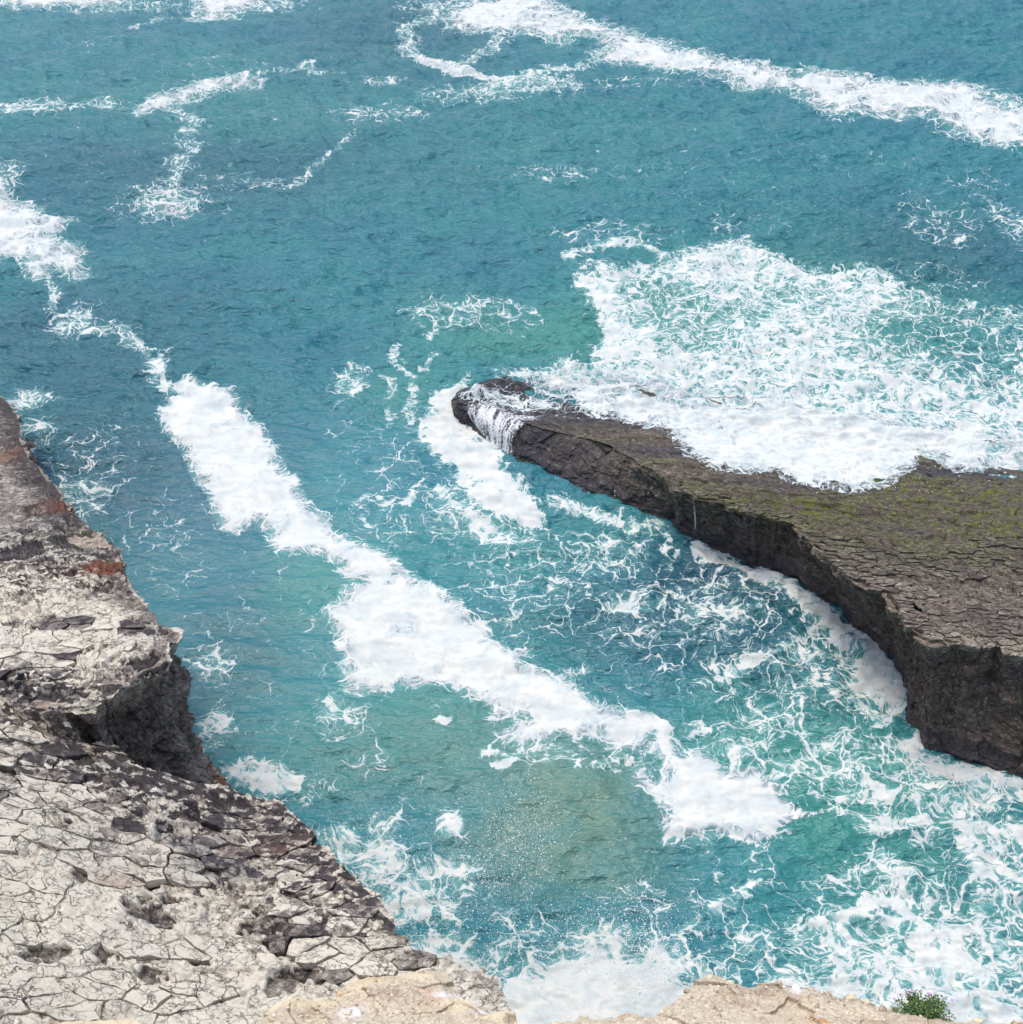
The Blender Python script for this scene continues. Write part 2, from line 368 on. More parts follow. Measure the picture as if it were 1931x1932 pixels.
def foam_density(X, Y):
    D = np.zeros_like(X); S = np.zeros_like(X)
    wob = fbm(X*.8, Y*.8, 5, 21, .6)
    wobf = fbm(X*2.6, Y*2.6, 4, 23, .6)
    for x, y, rx, ry, v in BLOBS:
        D = np.maximum(D, v*np.minimum(1, 1.25*blob(X, Y, x, y, rx, ry))*np.clip(1+.5*wob+.5*wobf, .3, 1.5))
    for pts, w, v in LINES:
        d = sdf(X, Y, world_pts(pts), False, 6.0)
        D = np.maximum(D, v*(1-smooth(.15*w, 1.7*w, d+(wob*1.3+wobf*.7)*max(w, .5))))
    for pts, v, fe, rag in POLYS:
        d = sdf(X, Y, world_pts(pts), True, 5.0)
        dn = d + (wob*.7+wobf*.5)*rag
        if v > 1.0:
            D = np.maximum(D, (v-.45)*smooth(-.05, fe, dn))
            D = np.maximum(D, .52*smooth(-fe*3.5, .1, dn))
        else:
            D = np.maximum(D, v*smooth(-fe, fe, dn)*np.clip(1+.22*wob+.28*wobf, .4, 1.3))
    for x, y, rx, ry, v in CUTS:
        D = D*(1-v*np.minimum(1, 1.2*blob(X, Y, x, y, rx, ry)))
    h = sdf(X, Y, world_pts(RAFT_HOLE), True, 3.0)+wobf*.15
    D = np.where(h > 0, np.minimum(D, .45), D)
    return np.clip(D, 0, 1.3)
def field(X, Y, items, zf=0.0):
    f = np.zeros_like(X)
    for x, y, rx, ry, v in items:
        f = f + (1-f)*v*np.minimum(1, 1.15*blob(X, Y, x, y, rx, ry, zf))
    return f

# ------------------------------------------------------------------ rock planes (beds dip away towards the sea)
def plane_left(x, y): return 13.0 - .33*(y-20.0)
def drop_left(x): return 3.4*smooth(-18.0, -7.0, np.asarray(x, float))
def plane_low(x, y): return plane_left(x, y) - drop_left(x)
def plane_right(x, y): return 6.0 - .30*(y-30.0) - .083*(x-24.0)
def plane_front(x, y): return 36.5 - .80*y

UPPER = [(-100,690),(0,748),(14,760),(31,781),(38,806),(37,830),(52,862),(73,882),(87,904),(105,918),(115,935),(112,946),(136,956),(150,980),(164,996),(189,1008),(210,1019),(224,1036),(231,1061),(238,1089),(245,1114),(269,1141),(297,1162),(322,1183),(338,1197),(336,1211),(318,1222),(311,1243),(301,1253),(276,1264),(259,1281),(224,1294),(196,1315),(168,1335),(133,1336),(80,1333),(42,1329),(0,1300),(-500,1290),(-900,690)]
LOWER = [(-500,1280),(0,1300),(60,1325),(126,1342),(150,1400),(203,1405),(227,1430),(266,1451),(315,1465),(395,1484),(437,1498),(490,1507),(507,1505),(532,1514),(548,1535),(574,1552),(591,1577),(590,1588),(612,1598),(630,1626),(647,1640),(676,1668),(698,1682),(710,1700),(709,1710),(730,1728),(747,1742),(751,1756),(782,1777),(789,1791),(810,1803),(845,1806),(856,1819),(877,1826),(905,1840),(929,1850),(922,1861),(940,1868),(947,1889),(956,1903),(950,1925),(960,2100),(1000,2600),(-1500,2600),(-1500,1280)]
LIP = [(935,708),(905,716),(880,728),(866,745),(864,758),(884,764),(905,762),(932,770),(956,782),(990,796),(1016,806),(1045,811),(1100,822),(1150,843),(1200,868),(1255,902),(1266,925),(1304,935),(1325,942),(1357,946),(1395,967),(1437,974),(1480,985),(1507,998),(1521,1023),(1546,1040),(1577,1072),(1605,1089),(1637,1112),(1663,1117),(1665,1135),(1700,1163),(1710,1184),(1738,1208),(1756,1219),(1798,1210),(1815,1222),(1850,1228),(1882,1215),(1896,1234),(1931,1238),(2150,1260)]
BASE = [(935,700),(900,709),(872,722),(856,744),(856,762),(880,787),(894,813),(915,834),(940,853),(947,871),(964,880),(992,897),(1027,918),(1052,932),(1104,953),(1157,972),(1195,980),(1255,987),(1297,1020),(1332,1037),(1371,1048),(1430,1069),(1479,1100),(1528,1132),(1584,1149),(1616,1188),(1651,1219),(1689,1251),(1715,1290),(1718,1332),(1721,1364),(1738,1388),(1742,1416),(1759,1430),(1794,1441),(1836,1462),(1885,1479),(1931,1497),(2150,1580)]

# ------------------------------------------------------------------ materials
def make_water():
    m = NT('sea_water')
    D = m.attr('foam'); teal = m.attr('teal'); murk = m.attr('murk'); dark = m.attr('dark')
    flat = m.vmath('MULTIPLY', m.pos, (1.0, 1.0, 0.0))
    mott = m.noise(flat, .12, 4, .55)
    f, pat, p2 = foam_mask(m, D)
    deep = m.mix(m.ramp(mott, .3, .7), (.024, .166, .216), (.028, .198, .224))
    c = m.mix(teal, deep, (.050, .240, .212))
    c = m.mix(m.math('MULTIPLY', dark, .85), c, (.016, .070, .112))
    c = m.mix(m.math('MULTIPLY', murk, m.ramp(m.noise(flat, .5, 5, .6), .25, .6, .55, 1.0)), c, (.100, .205, .155))
    milk = m.math('MULTIPLY', m.ramp(D, .32, .9, 0, .8), m.ramp(pat, .15, .55))
    c = m.mix(m.math('MULTIPLY', m.ramp(D, .34, .62), .42), c, (.13, .38, .35))
    c = m.mix(milk, c, (.33, .56, .545))
    st = m.vmath('MULTIPLY', m.pos, (.6, 1.0, 0.0))
    rip = m.math('ADD', m.noise(st, 1.5, 7, .66), m.math('MULTIPLY', m.noise(st, 6.0, 4, .6), .3))
    cr = m.noise(m.vmath('MULTIPLY', m.pos, (.40, 1.0, 0.0)), .75, 6, .58)
    cr = m.math('SUBTRACT', 1.0, m.math('MULTIPLY', m.math('ABSOLUTE', m.math('SUBTRACT', cr, .5)), 3.2), clamp=True)
    calm = m.attr('calm')
    nb = m.bump(m.math('MULTIPLY', cr, m.math('SUBTRACT', 1.0, m.math('MULTIPLY', calm, .75))), .9, .5, m.bump(rip, .60, .17))
    wat = m.principled(c, .16, .50, nb)
    fb = m.bump(m.math('ADD', m.noise(flat, 1.4, 7, .66), m.math('MULTIPLY', f, .5)), .25, .12)
    ft = m.mix(m.ramp(m.noise(flat, 1.3, 5, .6), .35, .65), (.50, .55, .545), (.615, .625, .59))
    ft = m.mix(m.ramp(f, .35, 1.0), (.40, .54, .56), ft)
    fo = m.principled(ft, .8, .1, fb)
    return m.finish(m.mixsh(f, wat, fo))
def make_raft():
    m = NT('thick_foam')
    flat = m.vmath('MULTIPLY', m.pos, (1.0, 1.0, 0.0))
    bub = m.math('ADD', m.noise(flat, 2.0, 6, .62), m.math('MULTIPLY', m.voro(flat, 2.4, 'SMOOTH_F1'), -.35))
    c = m.mix(m.ramp(m.noise(flat, .9, 6, .65), .36, .62), (.50, .55, .56), (.60, .615, .60))
    return m.finish(m.principled(c, .8, .1, m.bump(bub, .35, .2)))
def make_wash():
    m = NT('wash_foam')
    D = m.attr('foam')
    f, pat, p2 = foam_mask(m, D)
    flat = m.vmath('MULTIPLY', m.pos, (1.0, 1.0, 0.0))
    c = m.mix(m.ramp(m.noise(p2, .8, 7, .66), .36, .62), (.50, .55, .545), (.63, .64, .605))
    c = m.mix(m.ramp(m.math('SUBTRACT', pat, m.ramp(D, 0, 1, .83, .02, 'LINEAR')), .0, .34), (.40, .47, .50), c)
    fo = m.principled(c, .8, .1, m.bump(m.math('ADD', m.noise(flat, 1.3, 7, .68), m.math('MULTIPLY', f, .6)), .22, .15))
    tr = m.n('ShaderNodeBsdfTransparent').outputs[0]
    return m.finish(m.mixsh(f, tr, fo))
def make_rock(name, dark, mid, pale, ck1, ck2, ax=(.75, 1.25, 1.1), bk=(.42, .56), cw=1.0, green=None, rust=(.22, .075, .035), wet=(.055, .052, .066)):
    m = NT(name)
    P = m.pos
    flk = m.attr('flake'); pale_a = m.attr('pale'); gr = m.attr('green'); ru = m.attr('rust'); we = m.attr('wet')
    n1 = m.noise(P, 1.1, 8, .68); n2 = m.noise(P, 5.0, 7, .68); n3 = m.noise(P, .32, 4, .6); n4 = m.noise(P, 17.0, 5, .7)
    v = m.math('ADD', m.math('MULTIPLY', n1, .9), m.math('MULTIPLY', n2, 1.15))
    v = m.math('ADD', v, m.math('MULTIPLY', pale_a, 1.0))
    v = m.math('SUBTRACT', v, 1.37)
    v = m.math('ADD', v, m.math('MULTIPLY', m.math('SUBTRACT', n4, .5), .5))
    wv = m.vmath('SCALE', m.vmath('SUBTRACT', m.noise(P, 2.2, 5, .62, True), (.5, .5, .5)), scale=.55)
    pc = m.vmath('MULTIPLY', m.vmath('ADD', P, wv), ax)
    cell = m.n('ShaderNodeSeparateColor')
    m.put(cell.inputs[0], m.voro(pc, 4.6, 'F1', 'Color'))
    v = m.math('ADD', v, m.math('MULTIPLY', m.math('SUBTRACT', cell.outputs[0], .5), m.math('ADD', m.math('MULTIPLY', flk, 1.5), .22)))
    c = m.mix(m.ramp(v, -.30, .08), dark, mid)
    c = m.mix(m.ramp(v, .02, .42), c, pale)
    tint = m.mix(n3, (.92, .88, .90), (1.06, 1.02, .92))
    mm = m.n('ShaderNodeMix', data_type='RGBA', blend_type='MULTIPLY')
    mm.inputs[0].default_value = 1.0
    m.put(mm.inputs[6], c); m.put(mm.inputs[7], tint); c = mm.outputs[2]
    c = m.mix(m.math('MULTIPLY', ru, m.ramp(n2, .36, .6)), c, rust)
    if green:
        g = m.math('MULTIPLY', gr, m.ramp(m.math('ADD', n2, m.math('MULTIPLY', m.math('SUBTRACT', n1, .5), .8)), .44, .60))
        c = m.mix(g, c, m.mix(n4, green, (green[0]*.45, green[1]*.55, green[2]*.8)))
    c = m.mix(m.math('MULTIPLY', we, m.ramp(n1, .28, .55)), c, wet)
    k1 = m.ramp(m.voro(pc, ck1), .0, .035*cw, 1, 0); k2 = m.ramp(m.voro(pc, ck2), .0, .06*cw, 1, 0)
    brk = m.ramp(m.noise(P, 1.9, 4, .6), *bk)
    ck = m.math('MAXIMUM', m.math('MULTIPLY', k1, brk), m.math('MULTIPLY', m.math('MULTIPLY', k2, .8), m.ramp(m.noise(P, 2.7, 4, .6), bk[0]+.03, bk[1]+.03)))
    c = m.mix(m.math('MULTIPLY', ck, .85), c, (dark[0]*.7, dark[1]*.7, dark[2]*.7))
    h = m.math('ADD', m.math('MULTIPLY', n2, .8), m.math('MULTIPLY', n4, .35))
    h = m.math('SUBTRACT', h, m.math('MULTIPLY', ck, .7))
    rough = m.math('SUBTRACT', .9, m.math('MULTIPLY', we, .5))
    return m.finish(m.principled(c, rough, .35, m.bump(h, .8, .09)))

M_WATER = make_water(); M_RAFT = make_raft(); M_WASH = make_wash()
M_LEFT = make_rock('pale_rock', (.060, .052, .056), (.25, .228, .205), (.61, .59, .515), 2.0, 5.2, green=(.10, .13, .03))
M_RIGHT = make_rock('dark_rock', (.085, .067, .060), (.158, .140, .118), (.35, .318, .262), 2.1, 4.6, ax=(.60, 1.75, 1.3), bk=(.34, .46), cw=2.6, green=(.165, .20, .012), rust=(.15, .078, .055), wet=(.045, .045, .062))

# ------------------------------------------------------------------ water mesh
def row_y(py): return unproj(965.5, py)[1]
py = np.concatenate([np.linspace(-45, 1975, 665)])
ys = np.array([row_y(p) for p in py])
ys = np.concatenate([[4200, 2200, 1200, 700, 420, 280, 210, 170], ys[ys < 165], [15, 12, 8, 3, -5, -20, -60]])
ys = np.unique(ys)[::-1]
uc = np.linspace(-1.05, 1.05, 660)
us = np.concatenate([[-14, -6, -3.2, -2, -1.5, -1.25, -1.12], uc, [1.12, 1.25, 1.5, 2, 3.2, 6, 14]])
depth = np.maximum(ys*CP+CAM_H*SP, 20.0)
X = us[None, :]*(depth*965.5/FOC)[:, None]
Y = np.repeat(ys[:, None], len(us), 1)
D = foam_density(X, Y)
calm = field(X, Y, [(500,1150,520,420,.9),(1100,1500,500,300,.7),(500,950,300,200,.6)])
Z = wave(X, Y, calm)*smooth(1500, 250, Y)
turb = smooth(.35, .95, D)
Zw = Z + turb*(.14*fbm(X*.9, Y*.9, 5, 31, .55)+.05)
att = {'foam': D, 'teal': field(X, Y, TEAL), 'murk': field(X, Y, MURK), 'calm': calm, 'dark': field(X, Y, DARK)}
wf = grid_faces(*X.shape)
water = build_mesh('water', np.stack([X, Y, Zw], -1).reshape(-1, 3), wf, M_WATER, att)
tag(water, 'blue green sea with chop and white foam lace between the rocks', kind='structure')
water['category'] = 'sea'

# floating rafts of thick foam
RAFTS = [
 (RAFT_LONG, .26, 'longest thick white foam raft running diagonally down the channel between the rocks'),
 (RAFT_SPENT, .16, 'white foam raft with a curled hook on its left side, amid turbulent water'),
 (RAFT_EDGE, .24, 'large white foam patch on open sea above the left cliff, at the left edge'),
 (RAFT_SMALL, .16, 'slim slanting foam streak on open water at upper left'),
 (RAFT_BIT, .12, 'small foam patch among flecks, below the slanting foam streak at upper left'),
 (RAFT_TOP, .16, 'small foam patch at the top edge, left of the long far foam band'),
 (RAFT_CORNER, .16, 'thin foam strip along the top left corner of the sea'),
 (RAFT_BAND, .22, 'long far band of foam winding across the top right of the sea'),
 (RAFT_HOOK, .14, 'short hooked foam streak just under the left end of the long far foam band'),
]
Xf, Yf, Zf = X.ravel(), Y.ravel(), Zw.ravel()
for pts, th, lab in RAFTS:
    d = sdf(Xf, Yf, world_pts(pts), True, 5.0)
    idx = d > -3.9
    wob = np.zeros_like(d); bum = np.zeros_like(d)
    far = np.mean([unproj(*p)[1] for p in pts])/40.0
    rag = .25*max(1.0, far*.9)
    wob[idx] = fbm(Xf[idx]*.8, Yf[idx]*.8, 5, 21, .6)*.7 + fbm(Xf[idx]*2.6, Yf[idx]*2.6, 4, 23, .6)*.5
    bum[idx] = fbm(Xf[idx]*1.5, Yf[idx]*1.5, 4, 41, .5, True)
    dn = d+wob*rag
    if pts is RAFT_SPENT:
        hole = sdf(Xf, Yf, world_pts(RAFT_HOLE), True, 3.0)
        dn = np.minimum(dn, -hole+wob*.1)
    z = Zf + .012 + .16*th*smooth(0, 1.6, dn)*(.7+.5*bum) - .03*(dn < 0)
    keep = (dn[wf] > 0).all(1)
    used, f = sub_mesh(None, wf, keep)
    thin = fbm(Xf[used]*.35/max(1, far*.7), Yf[used]*.5/max(1, far*.7), 5, 45, .55)
    dens = (.60 if far < 1.6 else .56)+(.38 if far < 1.6 else .26)*smooth(0, .9*max(1, far*.8), dn[used])+.30*thin
    o = build_mesh('foam_raft', np.stack([Xf[used], Yf[used], z[used]], -1), f, M_WASH, {'foam': dens})
    tag(o, lab, 'foam', 'rafts of foam afloat on the sea')

# ------------------------------------------------------------------ cracked beds of rock
def beds(x, y, seed, sx, sy, amt, chip=1.0):
    """flaggy relief: stepped blocks, plates and chips with open joints"""
    wx = fbm(x*.8, y*.8, 4, seed+1)*.42; wy = fbm(x*.8, y*.8, 4, seed+2)*.30
    f1, f2, ci, cj, ox, oy = worley((x+wx)/(sx*2.6), (y+wy)/(sy*2.6), seed+3)
    h = (hash01(ci, cj, seed+9)-.5)*.20 - .16*(1-smooth(0, .05, f2-f1))
    f1, f2, ci, cj, ox, oy = worley((x+wx)/sx, (y+wy)/sy, seed+4)
    t1 = hash01(ci, cj, seed+5)-.5; t2 = hash01(ci, cj, seed+6)-.5
    h += (hash01(ci, cj, seed+7)-.5)*.15 + (t1*ox+t2*oy)*.16 - .13*(1-smooth(0, .09, f2-f1))
    f1, f2, ci, cj, ox, oy = worley((x+wx*.6)/(sx*.42), (y+wy*.6)/(sy*.42), seed+12)
    h += chip*((hash01(ci, cj, seed+13)-.5)*.09 - .05*(1-smooth(0, .12, f2-f1)))
    return h*amt

def loft_wall(name, P, base, jagf, surf, ns, nt, zb, mat, parent, attrf, under, rough, seed):
    """a rock face hung from the ragged edge P down to the base line, ledged and fractured"""
    seg = np.linalg.norm(np.diff(P, axis=0), axis=1); L = np.concatenate([[0], np.cumsum(seg)])
    bs = np.linspace(0, 1, len(base)); 
    S = np.linspace(0, L[-1], ns)
    px = np.interp(S, L, P[:, 0]); pyy = np.interp(S, L, P[:, 1])
    if base is P:
        bx, by = px, pyy
    else:
        Lb = np.concatenate([[0], np.cumsum(np.linalg.norm(np.diff(base, axis=0), axis=1))])
        bx = np.interp(S/L[-1]*Lb[-1], Lb, base[:, 0]); by = np.interp(S/L[-1]*Lb[-1], Lb, base[:, 1])
    w = max(3, int(ns*1.2/L[-1]))
    ker = np.ones(2*w+1)/(2*w+1)
    sx = np.convolve(np.pad(px, w, 'edge'), ker, 'valid'); sy = np.convolve(np.pad(pyy, w, 'edge'), ker, 'valid')
    tx, ty = np.gradient(sx), np.gradient(sy); tl = np.hypot(tx, ty)+1e-9
    nx, ny = ty/tl, -tx/tl                      # outward: the edge runs with the rock on its left
    j = jagf(px, pyy)
    rows = []
    tt = np.concatenate([[-2, -1], np.linspace(0, 1, nt)])
    co = np.zeros((len(tt), ns, 3)); T = np.zeros((len(tt), ns))
    ex_, ey_ = px+nx*(j-.06), pyy+ny*(j-.06)
    zt = surf(ex_, ey_)-.07
    for r_, t in enumerate(tt):
        if t == -2: x, y = px+nx*(np.minimum(j, 0)-1.0), pyy+ny*(np.minimum(j, 0)-1.0); z = surf(x, y)-.30
        elif t == -1: x, y = px+nx*(np.minimum(j, 0)-.4), pyy+ny*(np.minimum(j, 0)-.4); z = surf(x, y)-.22
        else:
            z = zt+(zb-zt)*t
            x = ex_+(bx-ex_)*t; y = ey_+(by-ey_)*t
            fade = min(1, t/.06)
            lay = fbm(S*.18+z*.12, z*1.7+S*.06, 4, seed, .6)
            f1, f2, ci, cj, ox, oy = worley(S/1.5+z*.1, z/.65, seed+5)
            d = lay*.42*rough+(hash01(ci, cj, seed)-.5)*.42*rough+fbm(S*1.1, z*1.3, 5, seed+3, .62)*.55*rough-.10*(1-smooth(0, .08, f2-f1))+fbm(S*.3, z*.2, 3, seed+8)*.8*rough
            d = d*fade+under(S/L[-1], t, z)
            x = x+nx*d; y = y+ny*d
        co[r_, :, 0] = x; co[r_, :, 1] = y; co[r_, :, 2] = z; T[r_] = max(t, 0)
    att = attrf(co[..., 0], co[..., 1], co[..., 2], T)
    o = build_mesh(name, co.reshape(-1, 3), grid_faces(len(tt), ns), mat, att, False, parent)
    return o
# left cliff ---------------------------------------------------------------
def plate_cell(x, y, sx, sy, seed):
    wx = fbm(x*1.4, y*1.4, 4, 161)*.20; wy = fbm(x*1.4, y*1.4, 4, 162)*.13
    return worley((x+wx)/sx, (y+wy)/sy, seed, .85)
pl = np.linspace(735, 2010, 560)
ylf = np.array([unproj(965.5, p, lambda a, b: plane_left(a, b))[1] for p in pl])
ylf = np.unique(np.concatenate([ylf, [60, 64, 8.5, 7, 5, 3.5]]))[::-1]
wu = world_pts(UPPER, plane_left); wl = world_pts(LOWER, plane_low)
def edge_x(y):
    r = -60.0
    for P in (wu, wl):
        for k in range(len(P)):
            (ax, ay), (bx, by) = P[k], P[(k+1) % len(P)]
            if (ay-y)*(by-y) <= 0 and ay != by: r = max(r, ax+(bx-ax)*(y-ay)/(by-ay))
    return r
ex = np.array([edge_x(y) for y in ylf])
k = np.arange(-6, 7)
ex = np.array([max(ex[max(0, i-12):i+13]) for i in range(len(ex))])
dep = np.maximum(ylf*CP+SP*(CAM_H-plane_left(0, ylf)), 14.0)
xl = -dep*965.5/FOC*1.06-.5
ex = np.maximum(ex, xl+4)
un = np.linspace(0, 1, 470)
XL = xl[:, None]+(ex+1.3-xl)[:, None]*un[None, :]
XL = np.concatenate([XL[:, :1]-np.array([60, 20, 6, 2])[None, :], XL], 1)
YL = np.repeat(ylf[:, None], XL.shape[1], 1)
dU = sdf(XL, YL, wu, True, 9.0); dL = sdf(XL, YL, wl, True, 9.0)
jag = fbm(XL*.9, YL*.9, 5, 51, .6)*.45
f1, f2, ci, cj, ox, oy = worley(XL/.8, YL/.55, 55)
jag = jag + (hash01(ci, cj, 57)-.5)*.22
jag = jag*smooth(0, 4, YL)
rough_zone = field(XL, YL, [(330,1500,300,130,1.),(600,1700,140,110,.8),(420,1600,180,120,.7),(150,1050,240,300,.75),(230,1250,160,90,.8)], plane_left)
rel = beds(XL, YL, 60, .78, .50, 1.0)*(.30+1.0*rough_zone) + fbm(XL*.35, YL*.35, 4, 65)*.35 + fbm(XL*3, YL*3, 4, 66, .6)*.03*(1+2*rough_zone)
# spalled hollows
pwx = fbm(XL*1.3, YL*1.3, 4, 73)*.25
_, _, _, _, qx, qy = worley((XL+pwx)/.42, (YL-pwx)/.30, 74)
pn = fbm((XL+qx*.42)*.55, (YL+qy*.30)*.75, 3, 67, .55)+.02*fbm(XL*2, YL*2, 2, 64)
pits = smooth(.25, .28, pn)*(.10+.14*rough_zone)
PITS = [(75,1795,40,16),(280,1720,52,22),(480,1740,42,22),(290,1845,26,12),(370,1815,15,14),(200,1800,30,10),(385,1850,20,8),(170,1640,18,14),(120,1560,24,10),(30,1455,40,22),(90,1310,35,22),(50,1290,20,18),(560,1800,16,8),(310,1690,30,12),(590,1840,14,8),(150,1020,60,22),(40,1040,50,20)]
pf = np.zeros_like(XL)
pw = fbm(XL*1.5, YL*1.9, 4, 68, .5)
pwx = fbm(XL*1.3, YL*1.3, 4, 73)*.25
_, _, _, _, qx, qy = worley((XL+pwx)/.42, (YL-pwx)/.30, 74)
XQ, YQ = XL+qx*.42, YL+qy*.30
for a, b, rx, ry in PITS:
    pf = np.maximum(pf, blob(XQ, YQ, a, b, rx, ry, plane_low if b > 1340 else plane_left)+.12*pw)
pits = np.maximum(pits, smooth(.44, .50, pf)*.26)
def blur(h, n=2):
    for _ in range(n):
        q = np.pad(h, 1, 'edge')
        h = (q[:-2, 1:-1]+2*q[1:-1, 1:-1]+q[2:, 1:-1])/4
        q = np.pad(h, 1, 'edge')
        h = (q[1:-1, :-2]+2*q[1:-1, 1:-1]+q[1:-1, 2:])/4
    return h
top = plane_left(XL, YL)+blur(rel, 1)-blur(pits, 1)
low = top-drop_left(XL)
a = -(dU+jag); b = -(dL+jag)
HL = np.maximum(np.where(a < .12, top, -50), np.where(b < .12, low, -50))
wallm = smooth(0.0, .3, np.minimum(a, b))
pale = np.full_like(XL, .62)
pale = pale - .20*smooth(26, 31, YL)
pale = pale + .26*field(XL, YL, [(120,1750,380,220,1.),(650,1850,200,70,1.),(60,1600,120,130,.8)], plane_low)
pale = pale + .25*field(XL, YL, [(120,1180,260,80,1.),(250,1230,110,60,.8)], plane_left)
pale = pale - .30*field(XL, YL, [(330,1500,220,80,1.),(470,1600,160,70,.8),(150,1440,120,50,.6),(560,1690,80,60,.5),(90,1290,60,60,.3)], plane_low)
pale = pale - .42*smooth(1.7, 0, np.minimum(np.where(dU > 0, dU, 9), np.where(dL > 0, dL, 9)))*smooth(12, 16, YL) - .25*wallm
pale = pale - .60*smooth(.08, .2, pits)  # hollow floors: darker rock, with the hollows' shade put into the colour
wet = field(XL, YL, [(60,1000,110,50,.35),(150,1040,90,30,.35),(60,960,80,30,.2),(400,1520,100,30,.5),(320,1480,90,30,.5)], plane_left)
green = field(XL, YL, [(155,1012,38,16,1.6)], plane_left) + field(XL, YL, [(230,1400,80,40,.6),(345,1465,20,12,.8)], plane_low)
flake = field(XL, YL, [(350,1490,220,110,1.),(520,1630,160,110,.9),(150,1430,150,70,.8),(90,1060,160,120,.6),(60,1300,120,60,.7),(640,1720,110,90,.6)], plane_low)
rust = field(XL, YL, [(195,1072,40,20,1.4),(110,955,45,18,.9),(15,860,25,20,.8)], plane_left) + field(XL, YL, [(480,1595,80,20,.3),(250,1655,60,12,.5)], plane_low)

# which joints become slabs of their own (parts laid on the ledge), drawn where the bed is clean
SXL, SYL, SEEDL = .98, .50, 201
def zone_left(x, y):
    return (y > 10.6) & (y < 27.0)
candL = []
for i in range(-40, 8):
    for j in range(10, 60):
        ia, ja = np.array([float(i)]), np.array([float(j)])
        cx = (i+.5+.85*(hash01(ia, ja, SEEDL)[0]-.5))*SXL; cy = (j+.5+.85*(hash01(ia, ja, SEEDL+1)[0]-.5))*SYL
        candL.append((i, j, cx, cy))
def poly_clear(cx, cy, W, r):
    p = sdf(np.array([cx]), np.array([cy]), W, True, 6.0)[0]
    return p > r
chosenL = {}
for i, j, cx, cy in candL:
    up = poly_clear(cx, cy, wu, .45); lo = poly_clear(cx, cy, wl, .45) and sdf(np.array([cx]), np.array([cy]), wu, True, 6.0)[0] < -.5
    if not (up or lo) or not zone_left(cx, cy): continue
    z = plane_left(cx, cy) - (0 if up else float(drop_left(cx)))
    dpt = cy*CP+(CAM_H-z)*SP
    u = 965.5+FOC*cx/dpt; v = 966-FOC*((z-CAM_H)*CP+cy*SP)/dpt
    if not (-30 < u < 960 and 1040 < v < 1925): continue
    if v > 1850 and u > 420: continue
    if any(((u-a_)/(rx+14))**2+((v-b_)/(ry+12))**2 < 1 for a_, b_, rx, ry in PITS): continue
    if perlin(np.array([cx*.33]), np.array([cy*.45]), 171)[0] < -.12: continue
    chosenL[(i, j)] = (cx, cy, 'up' if up else 'low', v)
if len(chosenL) > 290:
    keys = sorted(chosenL, key=lambda q: -chosenL[q][3])[:290]
    chosenL = {q: chosenL[q] for q in keys}
_, _, ci, cj, _, _ = plate_cell(XL, YL, SXL, SYL, SEEDL)
ck = np.array([i*1000+j for i, j in chosenL]); 
isP = np.isin((ci*1000+cj).astype(int), ck)
HL = np.where(isP & (np.minimum(a, b) < -.15), HL-.10, HL)
gfl = grid_faces(*XL.shape)
used, f = sub_mesh(None, gfl, (HL.ravel()[gfl] > -40).all(1) & (np.ptp(HL.ravel()[gfl], axis=1) < 1.1))
coL = np.stack([XL, YL, HL], -1).reshape(-1, 3)
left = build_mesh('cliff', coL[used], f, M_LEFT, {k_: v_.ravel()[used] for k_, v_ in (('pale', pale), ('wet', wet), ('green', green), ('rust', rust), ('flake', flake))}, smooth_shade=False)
tag(left, 'pale grey cracked cliff ledge dropping to the sea on the left', 'cliff', kind='structure')
HLs = np.where(HL > -40, HL, top)
def jag_left(x, y):
    f1, f2, ci, cj, ox, oy = worley(x/.8, y/.55, 55)
    return (fbm(x*.9, y*.9, 5, 51, .6)*.45+(hash01(ci, cj, 57)-.5)*.22)*smooth(0, 4, y)
def at_left(x, y, z, t):
    n = fbm(x*.6+y*.3, z*.6, 3, 58)
    foot = smooth(6.0, 2.2, z+n)*smooth(-15.5, -12.5, x)*smooth(20, 24, y)
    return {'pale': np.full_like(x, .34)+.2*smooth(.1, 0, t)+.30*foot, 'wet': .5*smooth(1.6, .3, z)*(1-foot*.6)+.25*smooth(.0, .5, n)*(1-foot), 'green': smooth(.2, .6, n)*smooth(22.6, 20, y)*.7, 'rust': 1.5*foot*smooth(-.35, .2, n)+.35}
def low_surf(x, y): return plane_low(x, y)+fbm(x*.35, y*.35, 4, 65)*.35
def up_surf(x, y): return plane_left(x, y)+fbm(x*.35, y*.35, 4, 65)*.35
iu = len(UPPER)-3
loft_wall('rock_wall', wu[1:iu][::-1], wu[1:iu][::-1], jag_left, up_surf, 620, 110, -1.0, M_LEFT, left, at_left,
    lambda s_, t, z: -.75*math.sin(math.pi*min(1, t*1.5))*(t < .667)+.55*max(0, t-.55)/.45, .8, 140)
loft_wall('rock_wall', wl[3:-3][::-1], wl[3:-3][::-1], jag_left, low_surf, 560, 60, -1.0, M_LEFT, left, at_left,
    lambda s_, t, z: -.5*t, .8, 150)

